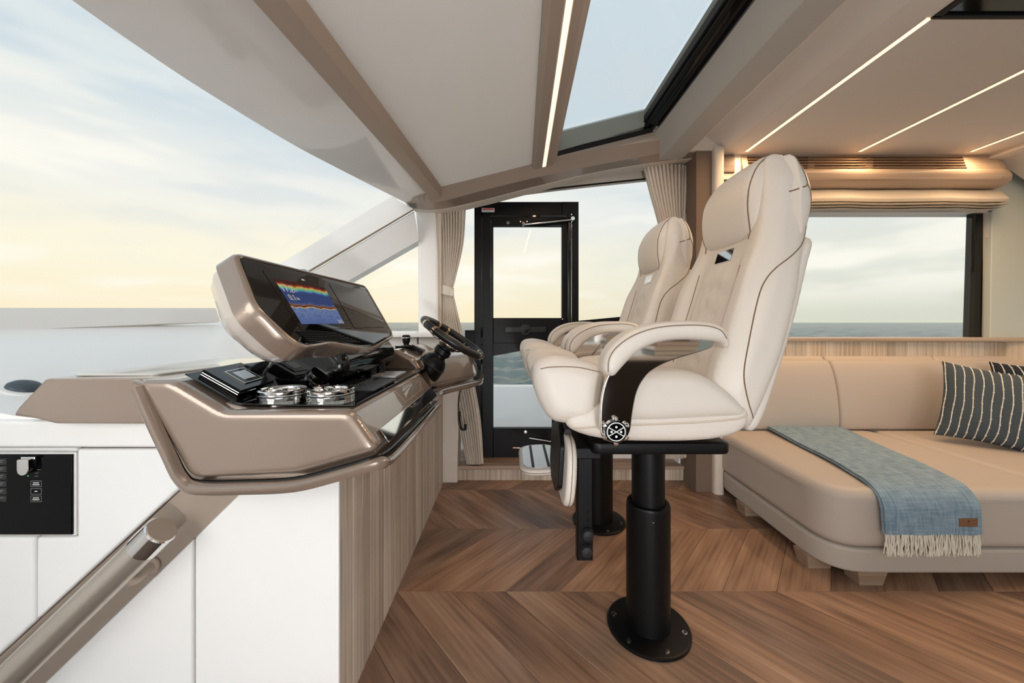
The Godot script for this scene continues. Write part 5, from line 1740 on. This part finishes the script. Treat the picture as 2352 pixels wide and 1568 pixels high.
	for side in [1.0, -1.0]:
		var arm := Node3D.new()
		arm.name = "arm"
		t.add_child(arm, true)
		var pad := puff(pad_o, 0.290, 0.378, 0.022, 0.006)
		part(arm, "arm_pad", pad if side > 0 else mirrored(pad), M.leather)
		for zz in [0.372, 0.296]:
			var sp := []
			for q in curve(cs.call([[1388, 850], [1390, 822], [1406, 796], [1440, 771], [1486, 754], [1540, 747], [1600, 747], [1636, 757], [1650, 776]], 1.04), 4, false):
				sp.append(Vector3(q.x, q.y, zz + (0.0055 if zz > 0.33 else -0.0055)))
			var st := tube(sp, 0.0011, 5)
			part(arm, "stitching", st if side > 0 else mirrored(st), M.stitch)
		var br := ext(plate_o, 0.330, 0.345, 0.002, 2)
		part(arm, "bracket", br if side > 0 else mirrored(br), M.dark_chrome)
		var kc := at(1415, 991, 1.02) - Vector3(0.5, 0, 0)
		kc.z = 0.345
		var kn := lathe([[0.030, 0.0], [0.030, 0.010], [0.027, 0.013], [0.001, 0.0135]], 28)
		kn = along(kn, kc, Vector3(0, 0, 1))
		var bits := []
		var dark := kn
		for i in 3:
			var a := PI / 6 + PI * i / 3.0
			if i != 1:
				bits.append(rod(kc + Vector3(cos(a) * 0.024, sin(a) * 0.024, 0.0132), kc + Vector3(-cos(a) * 0.024, -sin(a) * 0.024, 0.0132), 0.0014, 5))
		var ringp := []
		for i in 28:
			ringp.append(kc + Vector3(cos(TAU * i / 28.0), sin(TAU * i / 28.0), 0) * 0.0245 + Vector3(0, 0, 0.0132))
		bits.append(tube(ringp, 0.0015, 5, true))
		for i in 4:
			var a := PI / 2 * i
			bits.append(disc(kc + Vector3(cos(a) * 0.013, sin(a) * 0.013, 0.0128), Vector3(0, 0, 1), 0.0034, 0.0018, 6))
		var knob := part(arm, "tilt_knob", dark if side > 0 else mirrored(dark), M.black_gloss)
		var em := join(bits)
		part(knob, "emblem", em if side > 0 else mirrored(em), M.white_print, "white crossed-spoke emblem in a ring")
		for i in 6:
			var a := PI / 2 + TAU * i / 6.0
			var sd := along(lathe([[0.0045, -0.012], [0.0045, 0.004], [0.0065, 0.007], [0.006, 0.011], [0.001, 0.0125]], 10), kc + Vector3(cos(a) * 0.029, sin(a) * 0.029, 0.004), Vector3(cos(a) * 0.6, sin(a) * 0.6, 0.6))
			part(knob, "stud", sd if side > 0 else mirrored(sd), M.chrome)
	# footrest bracket
	part(t, "footrest_bracket", join([box(-0.262, -0.205, 0.25, 0.70, -0.03, 0.012, 0.004), box(-0.30, -0.20, 0.66, 0.70, -0.12, 0.12, 0.004)]), M.black_satin)
	var kb := [Vector3(-0.226, 0.352, 0.011), Vector3(-0.23, 0.293, 0.011)]
	for k in kb:
		part(t, "bracket_knob", along(lathe([[0.022, 0.0], [0.023, 0.012], [0.018, 0.022], [0.001, 0.025]], 20), k, Vector3(0, 0, 1)), M.rubber)
	for y in [0.40, 0.43]:
		part(t, "adjustment_hole", disc(Vector3(-0.226, y, 0.0115), Vector3(0, 0, 1), 0.007, 0.0015, 12), M.black_gloss)
	var second := t.duplicate()
	second.name = numbered("helm_chair")
	add_child(second)
	second.position = Vector3(0.488, 0, -2.107)
	second.set_meta("label", "farther cream leather helm chair by the side door, footrest swung out")
	footrest(t, Transform3D(Basis(Vector3(0.06, 0.998, 0), Vector3(0.998, -0.06, 0), Vector3(0, 0, -1)), Vector3(-0.29, 0.735, 0.0)))
	footrest(second, Transform3D(Basis(Vector3(0, 0, 1), 0.05), Vector3(-0.225, 0.375, 0.0)))

func footrest(t: Node3D, xf: Transform3D) -> void:
	# a board that points forward (-x) from its hinge
	var r := Node3D.new()
	r.name = "footrest"
	r.transform = xf
	t.add_child(r, true)
	var o := rounded([Vector2(-0.225, -0.205), Vector2(0.0, -0.205), Vector2(0.0, 0.205), Vector2(-0.225, 0.205)], 0.1, 8)
	part(r, "pad", ext_y(o, -0.032, 0.0, 0.013, 4), M.leather)
	var o2 := rounded([Vector2(-0.205, -0.18), Vector2(-0.02, -0.18), Vector2(-0.02, 0.18), Vector2(-0.205, 0.18)], 0.085, 8)
	part(r, "tread_plate", ext_y(o2, -0.004, 0.003, 0.001, 1), M.tread_metal)
	for i in 20:
		var x := -0.198 + i * 0.009
		var hw := 0.176 - 0.085 * (1.0 - sqrt(maxf(0.0, 1.0 - pow(maxf(0.0, absf(x + 0.1125) - 0.0075) / 0.085, 2.0))))
		var wide_one := i == 5 or i == 14
		part(r, "ridge", box(x - (0.0075 if wide_one else 0.0024), x + (0.0075 if wide_one else 0.0024), 0.002, 0.0056 if wide_one else 0.0048, -hw, hw, 0.0008), M.rubber if wide_one else M.tread_metal)
	part(r, "stitching", ext_y(rounded([Vector2(-0.2262, -0.2062), Vector2(0.0012, -0.2062), Vector2(0.0012, 0.2062), Vector2(-0.2262, 0.2062)], 0.101, 8), -0.0172, -0.0150, 0.0), M.stitch)
	part(r, "hinge", rod(Vector3(0.008, -0.02, -0.1), Vector3(0.008, -0.02, 0.1), 0.012, 10), M.black_satin)
	part(r, "support_plate", ext_y(rounded([Vector2(-0.21, -0.06), Vector2(-0.17, -0.13), Vector2(-0.03, -0.13), Vector2(0.02, -0.05), Vector2(0.02, 0.05), Vector2(-0.03, 0.13), Vector2(-0.17, 0.13), Vector2(-0.21, 0.06)], 0.012, 2), -0.048, -0.033, 0.002, 1), M.black_satin)

# ---------------------------------------------------------------- outside, and what stands behind the camera
func outside() -> void:
	structure("floor_side_deck", box(-3.5, 4.5, -0.1, 0.0, -3.35, -2.9, 0.0), M.gelcoat, "white side deck beyond the door")
	structure("wall_bulwark", ext_x(rounded([Vector2(-3.75, -1.2), Vector2(-3.02, -1.2), Vector2(-3.02, 0.22), Vector2(-3.62, 0.50), Vector2(-3.75, 0.50)], 0.02, 3), -3.5, 4.5), M.gelcoat, "white bulwark of the side deck")
	structure("wall_hull", box(-3.5, 4.5, -1.5, -0.1, -2.98, -2.9, 0.0), M.gelcoat, "white hull side")
	structure("floor_foredeck", box(-7.0, -2.3, 0.80, 0.90, -2.6, 2.0, 0.0), M.gelcoat, "white foredeck ahead of the windscreen, added unseen to bounce light into the cabin")  # unseen deck, added to bounce daylight up through the windscreen
	structure("floor_port_deck", box(-7.0, 4.5, 0.30, 0.40, 2.0, 2.8, 0.0), M.gelcoat, "white side deck to port, added unseen to bounce light into the cabin")  # unseen deck, added to bounce daylight up through the port windows
	# sea, waves built near the boat
	var f := FastNoiseLite.new()
	f.seed = 51
	f.frequency = 0.6
	f.fractal_octaves = 4
	var rows := []
	var dist := [3.0]
	while dist[-1] < 4500.0:
		dist.append(dist[-1] * 1.035 + 0.05)
	for d in dist:
		var line := PackedVector3Array()
		for i in 241:
			var a := (i / 240.0 - 0.5) * 2.0 * 1.25
			var x: float = tan(a) * d * 0.9
			var amp := 0.26 * clampf(140.0 / d, 0.03, 1.0)
			line.append(Vector3(x, -1.5 + amp * (f.get_noise_2d(x * 0.45, d * 1.1) * 1.6 + 1.5 * f.get_noise_2d(x * 0.12 + 90.0, d * 0.3)), -d))
		rows.append(line)
	var sea := part(self, "sea", skin(rows, 0.0), M.sea, "rippled grey-green sea out to the horizon", 80.0)
	sea.set_meta("kind", "structure")
	structure("sea_around", join([box(-4000, 4000, -1.75, -1.7, -3.0, 4000.0, 0.0), box(-4000, -8, -1.75, -1.7, -4000.0, -3.0, 0.0)]), M.sea, "sea on the other sides of the boat")
	# galley counter with books and beads behind the camera, mirrored in the chair's polished arm
	var g := thing("galley_counter", "white topped dark galley counter behind the viewpoint", "counter", Vector3(1.35, 0, 0.75))
	part(g, "cabinet", box(-0.75, 0.08, 0.0, 0.86, -0.25, 0.25, 0.004), M.ebony)
	part(g, "worktop", box(-0.77, 0.10, 0.86, 0.89, -0.27, 0.27, 0.006), M.white_paint)
	for i in 3:
		var b := thing("book", ["slate hardback at the bottom of the pile on the counter", "white hardback in the middle of the pile on the counter", "rust hardback on top of the pile on the counter"][i], "book", Vector3(1.12 + 0.01 * i, 0.892 + 0.033 * i, 0.62), "books on the counter")
		part(b, "cover", join([box(-0.15, 0.15, 0.0, 0.003, -0.11, 0.11, 0.001), box(-0.15, 0.15, 0.029, 0.032, -0.11, 0.11, 0.001), box(-0.15, -0.147, 0.0, 0.032, -0.11, 0.11, 0.001)]), [M.slate_cover, M.paper, M.red_cover][i])
		part(b, "pages", box(-0.146, 0.146, 0.003, 0.029, -0.106, 0.106, 0.0), M.paper)
	var low := thing("fill_lamp_stand", "low white round table added behind the viewpoint to carry the fill lamp", "table", Vector3(0.30, 0, 1.50))  # stand for the added fill lamp, out of view
	part(low, "top", lathe([[0.17, 0.325], [0.175, 0.335], [0.175, 0.345], [0.17, 0.353], [0.001, 0.353]], 36), M.white_paint)
	part(low, "stem", lathe([[0.13, 0.0], [0.13, 0.012], [0.025, 0.02], [0.025, 0.326], [0.001, 0.327]], 28), M.chrome)
	var lamp := thing("fill_lamp", "white globe fill lamp added unseen behind the viewpoint to brighten the cabin", "lamp", Vector3(0.30, 0.355, 1.50))  # unseen fill lamp, added to lift the ceiling and chairs
	part(lamp, "foot", lathe([[0.07, 0.0], [0.07, 0.012], [0.03, 0.02], [0.03, 0.045], [0.001, 0.046]], 28), M.chrome)
	var gl := []
	for i in 17:
		var a := PI * i / 16.0
		gl.append([maxf(0.13 * sin(a), 0.001), 0.165 - 0.13 * cos(a)])
	part(lamp, "globe", lathe(gl, 32), M.fill_globe)
	var om := OmniLight3D.new()  # light of the added fill lamp
	om.name = "fill_light"
	om.position = lamp.position + Vector3(0, 0.165, 0)
	om.light_color = Color(0.98, 0.985, 1.0)
	om.light_energy = 1.4
	om.light_size = 0.12
	om.omni_range = 14.0
	om.omni_attenuation = 2.0
	om.shadow_enabled = true
	add_child(om)
	var bd := thing("bead_string", "grey glass beads lying over the books", "beads", Vector3(1.2, 0.99, 0.60))
	for i in 10:
		part(bd, "bead", Transform3D(Basis(), Vector3(cos(i * 0.6) * 0.05, 0.018, sin(i * 0.6) * 0.05)) * lathe([[0.001, -0.017], [0.012, -0.012], [0.017, 0.0], [0.012, 0.012], [0.001, 0.017]], 12), M.bead)
